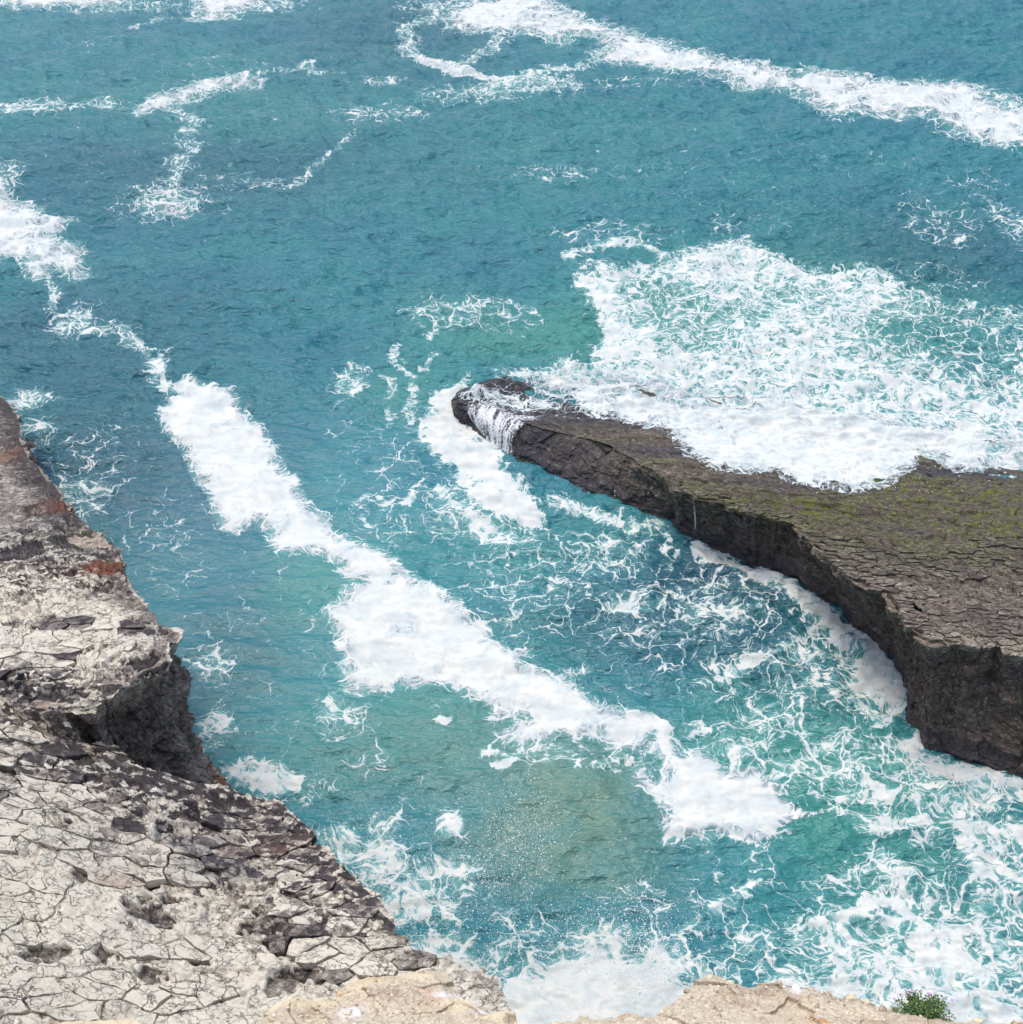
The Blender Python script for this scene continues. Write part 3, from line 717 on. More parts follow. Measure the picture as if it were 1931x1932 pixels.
def cell_polygon(i, j, sx, sy, seed):
    def sd(a_, b_):
        ia, ja = np.array([float(a_)]), np.array([float(b_)])
        return np.array([(a_+.5+.85*(hash01(ia, ja, seed)[0]-.5))*sx, (b_+.5+.85*(hash01(ia, ja, seed+1)[0]-.5))*sy])
    sc_ = np.array([sx, sy])
    c = sd(i, j)/sc_
    poly = [c+np.array(q) for q in ((-1.5, -1.5), (1.5, -1.5), (1.5, 1.5), (-1.5, 1.5))]
    for di in (-2, -1, 0, 1, 2):
        for dj in (-2, -1, 0, 1, 2):
            if di == 0 and dj == 0: continue
            o_ = sd(i+di, j+dj)/sc_
            n = o_-c; mid = (o_+c)/2
            out = []
            for q in range(len(poly)):
                A, B = poly[q], poly[(q+1) % len(poly)]
                da, db = (A-mid)@n, (B-mid)@n
                if da <= 0: out.append(A)
                if (da < 0) != (db < 0) and abs(da-db) > 1e-12: out.append(A+(B-A)*da/(da-db))
            poly = out
            if len(poly) < 3: return None
    return np.array(poly)*sc_
def warp_cells(x, y):
    return fbm(x*1.4, y*1.4, 4, 161)*.20, fbm(x*1.4, y*1.4, 4, 162)*.13
def add_plate(name, poly, surf, thick, lift, tilt, mat, at, parent, r):
    ring = []
    n = len(poly)
    step = max(.16, np.linalg.norm(np.roll(poly, -1, 0)-poly, axis=1).sum()/18)
    for q in range(n):
        A, B = poly[q], poly[(q+1) % n]
        k_ = max(1, int(round(np.linalg.norm(B-A)/step)))
        for w in range(k_): ring.append(A+(B-A)*w/k_)
    ring = np.array(ring)
    for _ in range(3):                          # the cells are drawn in warped ground, as in the bed below
        wx, wy = warp_cells(ring[:, 0], ring[:, 1]) if _ == 0 else warp_cells(out[:, 0], out[:, 1])
        out = ring-np.stack([wx, wy], 1)
    ring = out+r.normal(0, .012, out.shape)
    c = ring.mean(0)
    d = ring-c
    ln = np.linalg.norm(d, axis=1, keepdims=True)+1e-6
    gap = r.uniform(.006, .022, (len(d), 1))
    low_r = c+d*(1-gap/ln); top_r = c+d*(1-(gap+r.uniform(.004, .03, (len(d), 1)))/ln)
    m = len(ring)
    zs = surf(np.concatenate([low_r[:, 0], top_r[:, 0], c[:1]]), np.concatenate([low_r[:, 1], top_r[:, 1], c[1:]]))
    zl = zs[:m]+lift-thick+d@tilt; zt = zs[m:2*m]+lift+d@tilt+r.normal(0, .009, m)
    co = np.concatenate([np.c_[low_r, zl], np.c_[top_r, zt], [[*c, zs[-1]+lift+r.normal(0, .012)]]])
    f = []
    for q in range(m):
        w = (q+1) % m
        f += [(q, w, m+w), (q, m+w, m+q), (m+q, m+w, 2*m)]
    org = np.array([*c, float(zs[-1])])
    o = build_mesh(name, co-org, f, mat, {k_: np.full(len(co), v_) for k_, v_ in at.items()}, False, parent)
    o.location = org
    return o
rp = np.random.default_rng(33)
lf_pts = np.stack([XL.ravel(), YL.ravel()], 1)
def sample(grid, cx, cy, XG, YG):
    r_ = np.argmin(np.abs(YG[:, 0]-cy)); c_ = np.argmin(np.abs(XG[r_]-cx))
    return float(grid[r_, c_])
for (i, j), (cx, cy, which, v) in chosenL.items():
    poly = cell_polygon(i, j, SXL, SYL, SEEDL)
    if poly is None or len(poly) < 3: continue
    rz = sample(rough_zone, cx, cy, XL, YL)
    surf = up_surf if which == 'up' else low_surf
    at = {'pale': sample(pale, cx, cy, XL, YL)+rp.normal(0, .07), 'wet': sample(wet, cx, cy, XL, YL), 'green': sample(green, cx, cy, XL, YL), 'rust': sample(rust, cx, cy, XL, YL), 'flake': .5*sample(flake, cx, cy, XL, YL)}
    add_plate('stone_slab', poly, surf, .35, rp.normal(-.012, .012)+rz*rp.uniform(-.06, .08), rp.normal(0, .012+.07*rz, 2), M_LEFT, at, left, rp)

# right headland -----------------------------------------------------------
wlip = world_pts(LIP, plane_right); wbase = world_pts(BASE)
far_close = np.array([[90, 26], [90, 90], [-1.5, 90], [-1.5, 62]])
WTOP = np.concatenate([wlip, far_close]); WBASE = np.concatenate([wbase, far_close])
yr = np.concatenate([np.linspace(23.5, 33, 170), np.linspace(33.04, 60, 440), [62, 66, 72]])[::-1]
dpr = yr*CP+SP*36
xr1 = dpr*965.5/FOC*1.05
def base_x(y):
    r = 60.0
    for k_ in range(len(wbase)-1):
        (ax, ay), (bx, by) = wbase[k_], wbase[k_+1]
        if (ay-y)*(by-y) <= 0 and ay != by: r = min(r, ax+(bx-ax)*(y-ay)/(by-ay))
    return r
xr0 = np.array([base_x(y) for y in yr])
xr0 = np.where(yr > 50, np.minimum(xr0, -4.8), xr0)
xr0 = np.array([min(xr0[max(0, i-24):i+25]) for i in range(len(xr0))])-.8
xr0 = np.convolve(np.pad(xr0, 24, 'edge'), np.ones(49)/49, 'valid')
xr0 = np.minimum(xr0, xr1-4)
XR = xr0[:, None]+(xr1-xr0)[:, None]*np.linspace(0, 1, 440)[None, :]
XR = np.concatenate([XR, XR[:, -1:]+np.array([1.5, 5, 15, 40])[None, :]], 1)
YR = np.repeat(yr[:, None], XR.shape[1], 1)
dT = sdf(XR, YR, WTOP, True, 30.0); dB = sdf(XR, YR, WBASE, True, 30.0)
f1, f2, ci, cj, ox, oy = worley(XR/.9, YR/.6, 75)
jag = fbm(XR*1.0, YR*1.0, 5, 71, .6)*.30 + (hash01(ci, cj, 76)-.5)*.55
jag = jag*smooth(3, 16, XR+.0*YR)*.8+jag*.2
dT0 = dT
dT = dT+jag
planeR = plane_right(XR, YR)
mound = np.maximum.reduce([field(XR, YR, [(905,748,36,20,1.)], plane_right), field(XR, YR, [(950,735,50,22,1.)], plane_right)*.95, field(XR, YR, [(892,752,30,22,1.)], plane_right)*.8,
    field(XR, YR, [(1090,725,60,10,1.)], .3)*1.1, field(XR, YR, [(1215,748,45,10,.9),(1340,765,70,10,.9)], .3)*1.1])
relR = beds(XR, YR, 80, .62, .34, .95, .25)+fbm(XR*.3, YR*.3, 4, 85)*.22+fbm(XR*3, YR*3, 4, 86, .6)*.03+mound*smooth(.1, 1.1, dT)*(.75+.3*fbm(XR*1.6, YR*1.6, 4, 87))
topR = planeR+blur(relR, 1)
HR = np.where(dT > -.08, topR, -50.0)
HR = np.where((YR > 50) & (dT <= -.08), -50.0, HR)
HR = np.where((HR > -40), np.maximum(HR, -2.5), HR)
wallR = np.zeros_like(HR)
greenR = field(XR, YR, [(1500,960,260,50,.9),(1800,930,260,80,1.),(1880,1000,150,60,.8),(1750,1040,180,50,.5),(1080,800,90,14,.8),(1330,915,60,16,.7),(1250,870,100,20,.45),(1600,1010,120,30,.6),(1150,830,80,20,.5)], plane_right)*(1-.85*wallR)
wetR = 1.0*field(XR, YR, [(1250,850,120,22,.8),(930,752,150,60,1.5),(1800,890,200,18,.9),(1480,915,160,12,.6),(1870,1170,70,30,.5),(1100,790,140,26,.9),(1020,785,80,30,1.),(1700,1000,120,10,.4)], plane_right)*(1-wallR)+wallR*.35*smooth(2.2, .4, HR)
rustR = field(XR, YR, [(1830,1160,90,40,.5),(1560,1000,80,30,.2)], plane_right)+wallR*.35*smooth(1, 4, HR)*smooth(14, 20, XR)
paleR = .42+.20*smooth(36, 30, YR)*(1-wallR)-.22*wallR-.05*field(XR, YR, [(1500,940,300,60,1.)], plane_right)
paleR = paleR+.25*smooth(.9, .1, dT)*(1-wallR)*smooth(10, 20, XR)

SXR, SYR, SEEDR = .62, .30, 301
chosenR = {}
for i in range(-10, 80):
    for j in range(70, 170):
        ia, ja = np.array([float(i)]), np.array([float(j)])
        cx = (i+.5+.85*(hash01(ia, ja, SEEDR)[0]-.5))*SXR; cy = (j+.5+.85*(hash01(ia, ja, SEEDR+1)[0]-.5))*SYR
        dd = sdf(np.array([cx]), np.array([cy]), WTOP, True, 6.0)[0]
        if dd < .22: continue
        z = plane_right(cx, cy)
        dpt = cy*CP+(CAM_H-z)*SP
        u = 965.5+FOC*cx/dpt; v = 966-FOC*((z-CAM_H)*CP+cy*SP)/dpt
        if 1000 < u < 1940 and 900 < v < 1245:
            if dd > .9 and perlin(np.array([cx*.33]), np.array([cy*.45]), 172)[0] < -.1: continue
            chosenR[(i, j)] = (cx, cy, v, dd)
keys = sorted(chosenR, key=lambda q: -(chosenR[q][2]+(220 if chosenR[q][3] < .9 else 0)))[:295]
chosenR = {q: chosenR[q] for q in keys}
_, _, ci, cj, _, _ = plate_cell(XR, YR, SXR, SYR, SEEDR)
isR = np.isin((ci*1000+cj).astype(int), np.array([i*1000+j for i, j in chosenR]))
HR = np.where(isR & (dT > .12), HR-.09, HR)
used, f = sub_mesh(None, grid_faces(*XR.shape), (HR.ravel()[grid_faces(*XR.shape)] > -40).all(1))
coR = np.stack([XR, YR, HR], -1).reshape(-1, 3)
right = build_mesh('headland', coR[used], f, M_RIGHT, {k_: v_.ravel()[used] for k_, v_ in (('pale', paleR), ('wet', wetR), ('green', greenR), ('rust', rustR))}, smooth_shade=False, soft=.26)
tag(right, 'dark flat topped rock headland with green weed, waves washing over its far side', 'headland', kind='structure')
def jag_right(x, y):
    f1, f2, ci, cj, ox, oy = worley(x/.9, y/.6, 75)
    j = fbm(x*1.0, y*1.0, 5, 71, .6)*.30+(hash01(ci, cj, 76)-.5)*.55
    return j*smooth(3, 16, x)*.8+j*.2
def right_surf(x, y): return plane_right(x, y)+fbm(x*.3, y*.3, 4, 85)*.22
def at_right(x, y, z, t):
    n = fbm(x*.7+y*.2, z*.7, 3, 95)
    return {'pale': np.full_like(x, .36)+.25*smooth(.12, 0, t)+.12*smooth(.1, .5, n), 'wet': np.maximum(.95*smooth(2.0, .4, z), .95*smooth(9, 1.5, x)), 'green': .5*smooth(.1, .5, n)*smooth(13, 6, x)+.6*smooth(.15, 0, t)*smooth(16, 8, x), 'rust': (.35+.55*smooth(.0, .5, n))*smooth(8, 16, x)}
loft_wall('rock_wall', wlip, wbase, jag_right, right_surf, 900, 110, -.6, M_RIGHT, right, at_right,
    lambda s_, t, z: (-.35+.85*smooth(.45, .2, s_))*math.sin(math.pi*t)+.25*max(0, t-.8), .55, 180)
for (i, j), (cx, cy, v, dd) in chosenR.items():
    poly = cell_polygon(i, j, SXR, SYR, SEEDR)
    if poly is None: continue
    at = {'pale': sample(paleR, cx, cy, XR, YR)+rp.normal(0, .08), 'wet': sample(wetR, cx, cy, XR, YR), 'green': sample(greenR, cx, cy, XR, YR), 'rust': sample(rustR, cx, cy, XR, YR)}
    add_plate('stone_slab', poly, right_surf, .25, rp.normal(.01, .03), rp.normal(0, .05, 2), M_RIGHT, at, right, rp)

# the sheet of foam that a wave has thrown over the headland
WASH = [(1080,700),(1290,640),(2700,640),(2700,895),(1931,887),(1885,880),(1850,890),(1805,890),(1776,880),(1765,860),(1738,857),(1732,885),(1696,905),(1690,917),(1658,920),(1626,930),(1605,935),(1570,925),(1514,918),(1479,908),(1462,893),(1423,896),(1398,895),(1371,890),(1339,887),(1311,869),(1283,855),(1262,822),(1230,810),(1190,800),(1130,790),(1080,775),(1050,750)]
ww = world_pts(WASH, lambda x, y: max(float(plane_right(x, y)), 0.0))
wobR = fbm(XR*1.1, YR*1.1, 5, 91, .6)
dW = sdf(XR, YR, ww, True, 6.0)+wobR*.55
tipw = field(XR, YR, [(1010,765,130,32,.60),(905,752,60,18,.56),(1100,740,150,26,.7)], plane_right)
tongue = field(XR, YR, [(1600,860,230,80,.25),(1800,850,110,40,.22),(1400,850,120,50,.15),(1200,740,100,20,-.25),(1340,762,80,12,-.35),(1090,725,60,10,-.35),(1880,860,70,16,-.55)], plane_right)
DW = np.maximum(np.where(dW > 0, .80+tongue, 0)*smooth(-.3, .12, dW)*(.62+.38*smooth(.1, 1.8, dW))*(1+.22*fbm(XR*.5, YR*.7, 5, 97)), tipw*(1+.4*wobR))
DW = DW*(1-.75*field(XR, YR, [(1090,724,58,9,1.),(1210,748,46,9,1.),(1340,764,80,9,1.)], .4))
DW = DW*(HR > -.9)*(dT > -.02)
edgef = smooth(-.9, -.35, HR)
DW = DW*edgef
zw = np.maximum(HR, wave(XR, YR, np.zeros_like(XR))+.02)+(.035+.06*smooth(.5, 1, DW)*(1+.9*fbm(XR*1.4, YR*1.4, 4, 92)))*edgef
gf = grid_faces(*XR.shape)
keep = (DW.ravel()[gf] > .12).all(1)
used, f = sub_mesh(None, gf, keep)
co = np.stack([XR, YR, zw], -1).reshape(-1, 3)
wash = build_mesh('sea_foam', co[used], f, M_WASH, {'foam': DW.ravel()[used]})
tag(wash, 'white churning wave foam washing over the far side of the dark headland', 'foam', kind='stuff')

# water running off the point
def tubes(name, paths, mat, parent=None):
    V, F = [], []
    for pth, rad in paths:
        b0 = len(V)
        for p, r_ in zip(pth, rad):
            for q in range(4):
                an = q*math.pi/2+.6
                V.append((p[0]+r_*math.cos(an), p[1]+r_*math.sin(an)*.7, p[2]+r_*.3*math.sin(an)))
        for s in range(len(pth)-1):
            for q in range(4):
                w = (q+1) % 4
                F.append((b0+4*s+q, b0+4*s+w, b0+4*s+4+w, b0+4*s+4+q))
    return build_mesh(name, V, F, mat, None, True, parent)
def make_fall_mat():
    m = NT('falling_water')
    n = m.noise(m.vmath('MULTIPLY', m.pos, (1, 1, .25)), 9.0, 4, .6)
    return m.finish(m.principled(m.mix(n, (.44, .50, .54), (.64, .65, .66)), .5, .3))
M_FALL = make_fall_mat()
def height_R(x, y):
    return max(sample(HR, x, y, XR, YR), -.3)
def strand(px, py, qx, qy, r, rw, run=0.0):
    """a thread of water: over the top, past the lip, down the face"""
    a_ = unproj(px, py, plane_right); b_ = unproj(qx, qy, 0.0)
    pth, rad = [], []
    ph = r.uniform(0, 6)
    up = a_+np.array([1.0, .45])*run+r.normal(0, .12, 2)
    if run:
        for tt in np.linspace(0, .92, 9):
            p = up+(a_-up)*tt+np.array([.06*math.sin(ph+7*tt), .06*math.cos(ph+6*tt)])
            pth.append((p[0], p[1], height_R(p[0], p[1])+.03)); rad.append(rw*(.5+.8*r.random()))
    n = 16
    for s_ in range(n+1):
        tt = s_/n
        p = a_+(b_-a_)*tt+np.array([.05*math.sin(ph+5*tt), .03*math.cos(ph+4*tt)])
        z = float(plane_right(*a_))*(1-tt**1.9)+.10; p = p+np.array([-.16, -.16])*math.sin(math.pi*min(1, tt*1.2))
        if tt < .12: z = max(z, height_R(p[0], p[1])+.03)
        pth.append((p[0], p[1], z)); rad.append(rw*(.6+.9*r.random())*(1+.6*tt))
    return pth, rad
rs = np.random.default_rng(77)
def make_sheet_mat():
    m = NT('falling_sheet')
    u = m.attr('across'); v = m.attr('along')
    cv = m.n('ShaderNodeCombineXYZ')
    m.put(cv.inputs[0], m.math('ADD', m.math('MULTIPLY', u, 4.0), m.math('MULTIPLY', m.noise(m.pos, 1.6, 4, .6), 2.2))); m.put(cv.inputs[1], m.math('MULTIPLY', v, .75))
    n = m.noise(cv.outputs[0], 1.0, 6, .62)
    n2 = m.noise(m.pos, 8.0, 5, .7)
    n = m.math('ADD', m.math('MULTIPLY', n, .6), m.math('MULTIPLY', m.noise(cv.outputs[0], .38, 4, .6), .5))
    al = m.ramp(m.math('ADD', n, m.math('MULTIPLY', m.math('SUBTRACT', n2, .5), .6)), m.ramp(m.attr('cover'), 0, 1, .70, .42, 'LINEAR'), m.ramp(m.attr('cover'), 0, 1, .80, .60, 'LINEAR'))
    fo = m.principled(m.mix(al, (.42, .48, .52), (.64, .65, .66)), .6, .2)
    return m.finish(m.mixsh(m.math('MULTIPLY', al, .95), m.n('ShaderNodeBsdfTransparent').outputs[0], fo))
M_SHEET = make_sheet_mat()
NU, NV = 90, 26
SV = np.zeros((NV, NU, 3)); SA = np.zeros((NV, NU)); SB = np.zeros((NV, NU)); SF = np.zeros((NV, NU))
for q in range(NU):
    tt = q/(NU-1)
    lp = unproj(np.interp(tt, [0, .2, .5, .8, 1], [882, 903, 935, 975, 1010]), np.interp(tt, [0, .2, .5, .8, 1], [764, 763, 771, 789, 804]), plane_right)
    bp = unproj(np.interp(tt, [0, .2, .5, .8, 1], [889, 905, 930, 948, 966]), np.interp(tt, [0, .2, .5, .8, 1], [806, 828, 850, 864, 881]), 0.0)
    up_ = lp+np.array([1.0, .5])*(1.1+.5*math.sin(9*tt))
    for w in range(NV):
        if w < 10:
            p = up_+(lp-up_)*w/10; z = max(height_R(p[0], p[1]), float(plane_right(*p))-.05)+.05
        else:
            t_ = (w-10)/(NV-11); p = lp+(bp-lp)*t_+np.array([-.20, -.20])*math.sin(math.pi*min(1, t_*1.2)); z = float(plane_right(*lp))*(1-t_**1.9)+.06
        SV[w, q] = (p[0], p[1], z); SA[w, q] = tt*6.5; SB[w, q] = w*.16; SF[w, q] = min(1, tt/.08, (1-tt)/.14)*min(1, w/6)*(.55+.45*min(1, w/14))
wroot = bpy.data.objects.new('waterfall', None)
COL.objects.link(wroot)
wb = unproj(925, 842, 0.0)
wroot.location = (wb[0], wb[1], 0)
build_mesh('sheet', SV.reshape(-1, 3)-np.array([wb[0], wb[1], 0]), grid_faces(NV, NU), M_SHEET, {'across': SA, 'along': SB, 'cover': SF}, True, wroot)
wfall = wroot
tag(wfall, 'white streams of sea water pouring off the point of the dark headland', 'waterfall')
tr = tubes('waterfall', [strand(1311, 937, 1309, 1022, rs, .028), strand(1312, 938, 1311, 1015, rs, .018)], M_FALL)
tag(tr, 'single thin trickle of water down the dark headland wall', 'waterfall')

# ------------------------------------------------------------------ spray thrown up below
def make_spray_mat():
    m = NT('spray_drops')
    return m.finish(m.principled((.84, .86, .85), .4, .4))
M_SPRAY = make_spray_mat()
octv = np.array([(1, 0, 0), (-1, 0, 0), (0, 1, 0), (0, -1, 0), (0, 0, 1), (0, 0, -1)], float)
octf = np.array([(0, 2, 4), (2, 1, 4), (1, 3, 4), (3, 0, 4), (2, 0, 5), (1, 2, 5), (3, 1, 5), (0, 3, 5)])
def spray(name, clouds, label):
    V, F = [], []
    nv = 0
    for px, py_, sx, sy, z0, z1, n, rmin, rmax in clouds:
        for _ in range(n):
            z = rs.uniform(z0, z1)
            c = unproj(rs.normal(px, sx), rs.normal(py_, sy), z)
            r_ = rmin*.7+(rmax*1.35-rmin*.7)*rs.random()**5
            V.append(octv*r_*rs.uniform(.5, 1.5, (1, 3))+np.array([c[0], c[1], z])); F.append(octf+nv); nv += 6
    o = build_mesh(name, np.concatenate(V), np.concatenate(F), M_SPRAY)
    tag(o, label, 'spray', kind='stuff')
spray('sea_spray', [(980,1580,48,55,1.5,6,3200,.007,.024),(930,1640,70,45,1,5,2200,.007,.022),(1000,1560,70,70,1,5,1500,.005,.014),(860,1690,80,50,.5,3,900,.006,.026)], 'fine cloud of spray drops over the murky green pool at the bottom')
spray('sea_spray', [(1190,1780,60,55,1.5,6,3000,.006,.024),(1110,1790,80,30,.8,4,900,.006,.024),(1250,1840,60,40,1,4,900,.006,.03),(960,1810,70,40,.5,3,900,.006,.026),(1150,1770,90,50,.5,4,2600,.005,.018),(1180,1760,70,60,1,6,4000,.004,.014),(1060,1790,80,35,.5,4,1500,.004,.014)], 'spray drops over the white splash at the foot of the near cliff')
spray('sea_spray', [(700,1610,60,50,.4,2.5,900,.006,.026),(790,1730,70,50,.4,2.5,900,.006,.026),(480,1470,50,22,.3,1.5,500,.006,.024),(720,1640,70,60,.3,2,1800,.005,.018),(860,1780,80,50,.3,2,1500,.005,.018),(690,1600,45,50,.3,3,3000,.004,.014),(800,1700,80,60,.3,3,3500,.004,.014)], 'spray drops along the waterline below the left cliff')
spray('sea_spray', [(850,800,30,50,.2,1.2,500,.008,.03),(1500,925,160,8,1.5,3.2,700,.008,.03),(1700,900,70,12,1.,2.5,400,.008,.03)], 'spray drops round the point and wave edge on the dark headland')

# ------------------------------------------------------------------ the sandy cliff top in front
FRONT = [(-400,1945),(20,1932),(90,1924),(150,1922),(165,1923),(210,1920),(250,1917),(270,1931),(300,1960),(440,1950),(470,1930),(490,1910),(525,1886),(560,1876),(578,1880),(602,1884),(632,1878),(634,1865),(662,1850),(690,1841),(730,1834),(762,1838),(790,1828),(824,1827),(842,1834),(856,1850),(862,1864),(875,1882),(905,1900),(925,1910),(945,1906),(968,1905),(978,1922),(986,1931),(1000,1926),(1034,1920),(1076,1918),(1090,1913),(1094,1902),(1111,1906),(1125,1915),(1155,1909),(1174,1901),(1202,1899),(1220,1909),(1234,1915),(1256,1893),(1276,1880),(1294,1864),(1312,1846),(1340,1835),(1370,1840),(1385,1848),(1400,1858),(1426,1859),(1448,1850),(1466,1846),(1483,1854),(1500,1861),(1521,1865),(1552,1873),(1563,1868),(1577,1878),(1591,1880),(1605,1868),(1626,1878),(1650,1882),(1664,1889),(1680,1892),(1700,1898),(1760,1905),(1795,1910),(1815,1920),(1836,1922),(1850,1917),(1864,1927),(1885,1922),(1920,1922),(1931,1924),(2300,1940)]
wfront = world_pts(FRONT, plane_front)
WF = np.concatenate([wfront, [[12, -12], [-12, -12]]])
pyf = np.linspace(1812, 1985, 190)
yf = np.unique(np.concatenate([[unproj(965.5, p, plane_front)[1] for p in pyf], [1.9, 1.6, 1.2, .6, -.4, -2, -5, -11], [3.6, 4.2, 5]]))[::-1]
xf = np.concatenate([[-9, -6, -4, -3.4], np.linspace(-3.1, 3.1, 800), [3.4, 4, 6, 9]])
XF, YF = np.meshgrid(xf, yf)
dF = sdf(XF, YF, WF, True, 6.0)+fbm(XF*9, YF*9, 5, 111, .6)*.018
rimm = field(XF, YF, [(235,1920,110,14,1.),(530,1884,60,20,1.),(690,1850,60,24,1.2),(800,1838,50,18,1.1),(590,1890,60,10,.9),(870,1890,30,22,1.),(955,1915,34,10,1.)], plane_front)
rimm = rimm*smooth(.26, .06, dF)
_, _, ci, cj, qx, qy = worley(XF/.16+fbm(XF*6, YF*6, 3, 115)*.5, YF/.11, 116)
grit = ((hash01(ci, cj, 117)-.5)*.035+(hash01(ci, cj, 118)-.5)*qx*.03)*(1-.5*rimm)+fbm(XF*7, YF*7, 5, 112, .6)*.035*(1-.7*rimm)+fbm(XF*40, YF*40, 3, 113, .6)*.007*(1-.8*rimm)+fbm(XF*2, YF*2, 3, 114)*.05
hump = field(XF, YF, [(1480,1872,90,20,1.),(1350,1860,60,20,.6),(1600,1890,80,14,.5),(720,1870,120,25,.7),(960,1915,40,8,.5)], plane_front)*.05
TF = plane_front(XF, YF)+grit+hump+rimm*.03
HF = np.where(dF > 0, TF-.05*smooth(.09, 0, dF), TF-.05+dF*14)
HF = np.maximum(HF, plane_front(XF, YF)-36)
cream = np.clip(rimm*1.2, 0, 1)
brown = field(XF, YF, [(1470,1875,110,22,1.),(1400,1890,60,20,.6),(760,1880,110,24,.7),(580,1905,90,18,.6),(1600,1880,70,14,.6),(1730,1920,60,20,.7),(1620,1925,60,10,.5)], plane_front)
orange = field(XF, YF, [(1180,1902,12,7,1.),(1550,1925,24,9,1.),(640,1868,12,8,.4),(820,1880,40,20,.25),(700,1850,40,12,.3)], plane_front)
whit = field(XF, YF, [(663,1910,22,16,1.),(840,1878,26,10,.9),(905,1905,20,8,.9),(1500,1878,18,8,.7)], plane_front)
def make_sand():
    m = NT('sandy_rock')
    P = m.pos
    cr = m.attr('cream'); br = m.attr('brown'); og = m.attr('orange'); wh = m.attr('white')
    n1 = m.noise(P, 9, 8, .7); n2 = m.noise(P, 45, 6, .72); n3 = m.noise(P, 130, 4, .7); n0 = m.noise(P, 2.2, 5, .6)
    c = m.mix(m.ramp(n2, .38, .58), (.46, .375, .28), (.66, .585, .455))
    c = m.mix(m.ramp(n3, .54, .66), c, (.64, .57, .46))
    c = m.mix(m.ramp(n3, .42, .30), c, (.14, .095, .07))
    c = m.mix(m.math('MULTIPLY', br, m.ramp(n1, .34, .56)), c, m.mix(m.ramp(n2, .4, .62), (.28, .205, .155), (.44, .35, .26)))
    c = m.mix(m.math('MULTIPLY', m.ramp(n0, .5, .64), .4), c, (.46, .37, .27))
    c = m.mix(m.math('MULTIPLY', cr, m.ramp(n1, .25, .46)), c, m.mix(n0, (.66, .52, .31), (.74, .68, .54)))
    c = m.mix(m.math('MULTIPLY', og, m.ramp(n1, .38, .55)), c, (.55, .23, .07))
    c = m.mix(m.math('MULTIPLY', wh, m.ramp(n1, .36, .52)), c, (.78, .77, .77))
    h = m.math('ADD', m.math('MULTIPLY', n2, .8), m.math('MULTIPLY', n3, .5))
    return m.finish(m.principled(c, .92, .2, m.bump(h, .7, .012)))
M_SAND = make_sand()
front = build_mesh('cliff_top', np.stack([XF, YF, HF], -1).reshape(-1, 3), grid_faces(*XF.shape), M_SAND,
    {'cream': cream, 'brown': brown, 'orange': orange, 'white': whit}, smooth_shade=False)
tag(front, 'sandy tan cliff top with gravel and cream rock rims along the bottom', 'cliff top', kind='structure')

# stones and grit on it
def stone_mesh(name, r_, seed):
    g = np.random.default_rng(seed)
    t_ = (1+5**.5)/2
    v = np.array([(-1, t_, 0), (1, t_, 0), (-1, -t_, 0), (1, -t_, 0), (0, -1, t_), (0, 1, t_), (0, -1, -t_), (0, 1, -t_), (t_, 0, -1), (t_, 0, 1), (-t_, 0, -1), (-t_, 0, 1)])/1.9
    f = [(0,11,5),(0,5,1),(0,1,7),(0,7,10),(0,10,11),(1,5,9),(5,11,4),(11,10,2),(10,7,6),(7,1,8),(3,9,4),(3,4,2),(3,2,6),(3,6,8),(3,8,9),(4,9,5),(2,4,11),(6,2,10),(8,6,7),(9,8,1)]
    v = v*g.uniform(.7, 1.25, (12, 1))*np.array([1.2, .9, .65])*r_
    return v, np.array(f)
gs = np.random.default_rng(99)
V, F, nv = [], [], 0
att_s = {'cream': [], 'brown': [], 'orange': [], 'white': []}
def front_h(x, y): return sample(HF, x, y, XF, YF)
cnt = 0
while cnt < 650:
    px = gs.uniform(430, 1931); pyy = gs.uniform(1835, 1945)
    c = unproj(px, pyy, plane_front)
    if sdf(np.array([c[0]]), np.array([c[1]]), WF, True, 3.0)[0] < .02: continue
    v, f = stone_mesh('s', gs.uniform(.003, .011), int(gs.integers(1e6)))
    V.append(v+np.array([c[0], c[1], front_h(*c)+.002])); F.append(f+nv); nv += 12
    q = gs.random()
    for kk, vv in (('cream', q > .7), ('brown', q < .25), ('orange', .0), ('white', .6*(q > .95))):
        att_s[kk].append(np.full(12, float(vv)))
    cnt += 1
gv = build_mesh('gravel', np.concatenate(V), np.concatenate(F), M_SAND, {k_: np.concatenate(v_) for k_, v_ in att_s.items()}, False, front)
gv['kind'] = 'stuff'
STONES = [(1110,1906,.030,'orange'),(1500,1876,.045,'white'),(1530,1872,.04,'brown'),(1662,1888,.05,'brown'),(1668,1902,.05,'brown'),(1300,1862,.035,'brown'),(1590,1874,.05,'cream'),(1608,1878,.05,'cream'),(1470,1856,.045,'brown'),(1445,1862,.03,'brown'),
          (905,1912,.02,'brown'),(800,1840,.016,'brown'),(1640,1886,.035,'cream'),(1560,1876,.03,'brown'),(740,1884,.025,'cream'),(700,1895,.022,'cream'),(850,1900,.022,'brown'),(1380,1850,.03,'cream'),(1340,1842,.03,'cream'),(1250,1903,.03,'cream'),(1690,1905,.04,'brown'),(1850,1922,.04,'cream'),(1000,1925,.025,'brown')]
for q, (a_, b_, r_, kind_) in enumerate(STONES):
    c = unproj(a_, b_, plane_front)
    v, f = stone_mesh('stone', r_*.55, 500+q)
    o = build_mesh('stone', v, f, M_SAND, {k_: np.full(12, 1.0 if k_ == kind_ else 0.0) for k_ in att_s}, False, front)
    o.location = (c[0], c[1], front_h(*c))
    o.rotation_euler = (gs.uniform(-.3, .3), gs.uniform(-.3, .3), gs.uniform(0, 6))

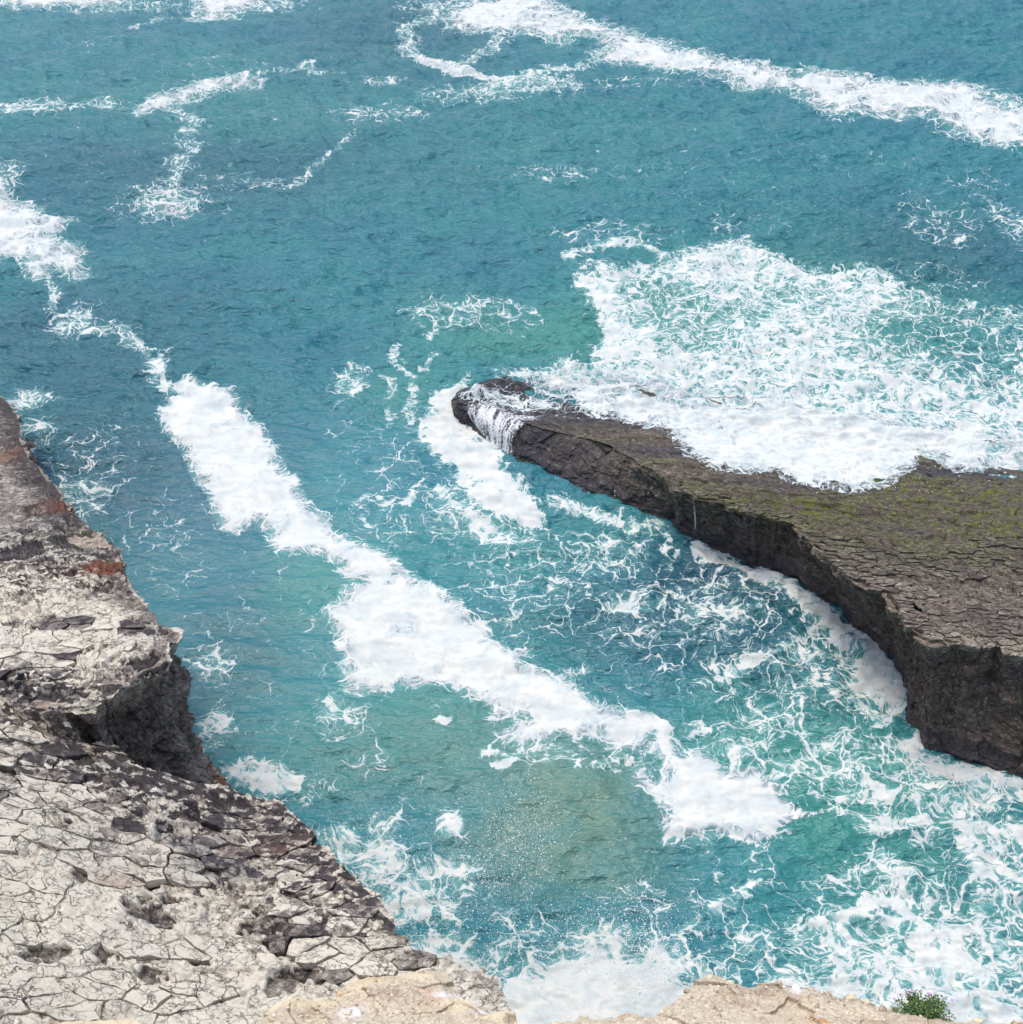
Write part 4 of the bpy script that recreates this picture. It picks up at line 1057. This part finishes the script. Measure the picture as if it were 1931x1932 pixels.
# ------------------------------------------------------------------ the little flowering shrub at the brink
def plain(name, col, rough=.7, var=None):
    m = NT(name)
    c = col
    if var: c = m.mix(m.ramp(m.noise(m.pos, 55, 3, .6), .35, .65), col, var)
    return m.finish(m.principled(c, rough, .3))
M_LEAF = plain('shrub_leaf', (.045, .11, .03), .55, (.13, .21, .055))
M_STEM = plain('shrub_stem', (.10, .06, .04))
M_FLOW = plain('shrub_flower', (.36, .22, .42), .6, (.50, .36, .55))
bc = unproj(1742, 1912, plane_front)
bz = front_h(bc[0], bc[1])
shrub = bpy.data.objects.new('shrub', None)
COL.objects.link(shrub)
shrub.location = (bc[0], bc[1], bz-.01)
shrub.scale = (.92, .92, .88)
tag(shrub, 'small green shrub with pale purple flowers at the brink of the sandy cliff top', 'shrub')
LV, LF, FL = [], [], []
sp = []
tips = []
for k_ in range(85):
    an = gs.uniform(0, 2*math.pi); rr = math.sqrt(gs.random())
    tip = np.array([.160*rr*math.cos(an)+.012, .115*rr*math.sin(an)+.02, .03+.075*(1-rr*rr)+gs.uniform(-.012, .018)])
    base = np.array([.03*math.cos(an), .02*math.sin(an), -.01])
    mid = (base+tip)/2+np.array([0, 0, .03])
    pth = [tuple((1-t_)**2*base+2*t_*(1-t_)*mid+t_*t_*tip) for t_ in np.linspace(0, 1, 6)]
    sp.append((pth, [.0022*(1-.6*t_) for t_ in np.linspace(0, 1, 6)]))
    tips.append(tip)
    for q in range(26):
        t_ = gs.uniform(.35, 1.05)
        p = (1-t_)**2*base+2*t_*(1-t_)*mid+t_*t_*tip+gs.normal(0, .010, 3)
        d = gs.normal(0, 1, 3); d[2] = abs(d[2])*.5; d /= np.linalg.norm(d)
        s_ = np.cross(d, gs.normal(0, 1, 3)); s_ /= np.linalg.norm(s_)
        nn = np.cross(d, s_)
        L = gs.uniform(.010, .019); w = L*.30
        b0 = len(LV)
        LV += [p, p+d*L*.5+s_*w+nn*.002, p+d*L, p+d*L*.5-s_*w+nn*.002]
        LF.append((b0, b0+1, b0+2, b0+3))
tubes('stems', sp, M_STEM, shrub)
fol = build_mesh('foliage', np.array(LV), np.array(LF), M_LEAF, None, False, shrub)
fol['kind'] = 'stuff'
order = sorted(tips, key=lambda p: -(p[2]+p[1]*.8))[:9]+[np.array([.155, .06, .06]), np.array([-.13, .06, .075]), np.array([-.11, .07, .085]), np.array([.12, .065, .075])]
for p in order:
    FV, FF = [], []
    for q in range(7):
        an = q*2*math.pi/7
        u_ = np.array([math.cos(an), math.sin(an), .35]); s_ = np.array([-math.sin(an), math.cos(an), 0])
        b0 = len(FV)
        FV += [np.zeros(3), u_*.005+s_*.0025, u_*.009, u_*.005-s_*.0025]
        FF.append((b0, b0+1, b0+2, b0+3))
    o = build_mesh('flower', np.array(FV), np.array(FF), M_FLOW, None, False, shrub)
    o.location = tuple(p+np.array([gs.normal(0, .008), .01, .010]))
    o.rotation_euler = (gs.uniform(-.6, .3), gs.uniform(-.4, .4), gs.uniform(0, 6))
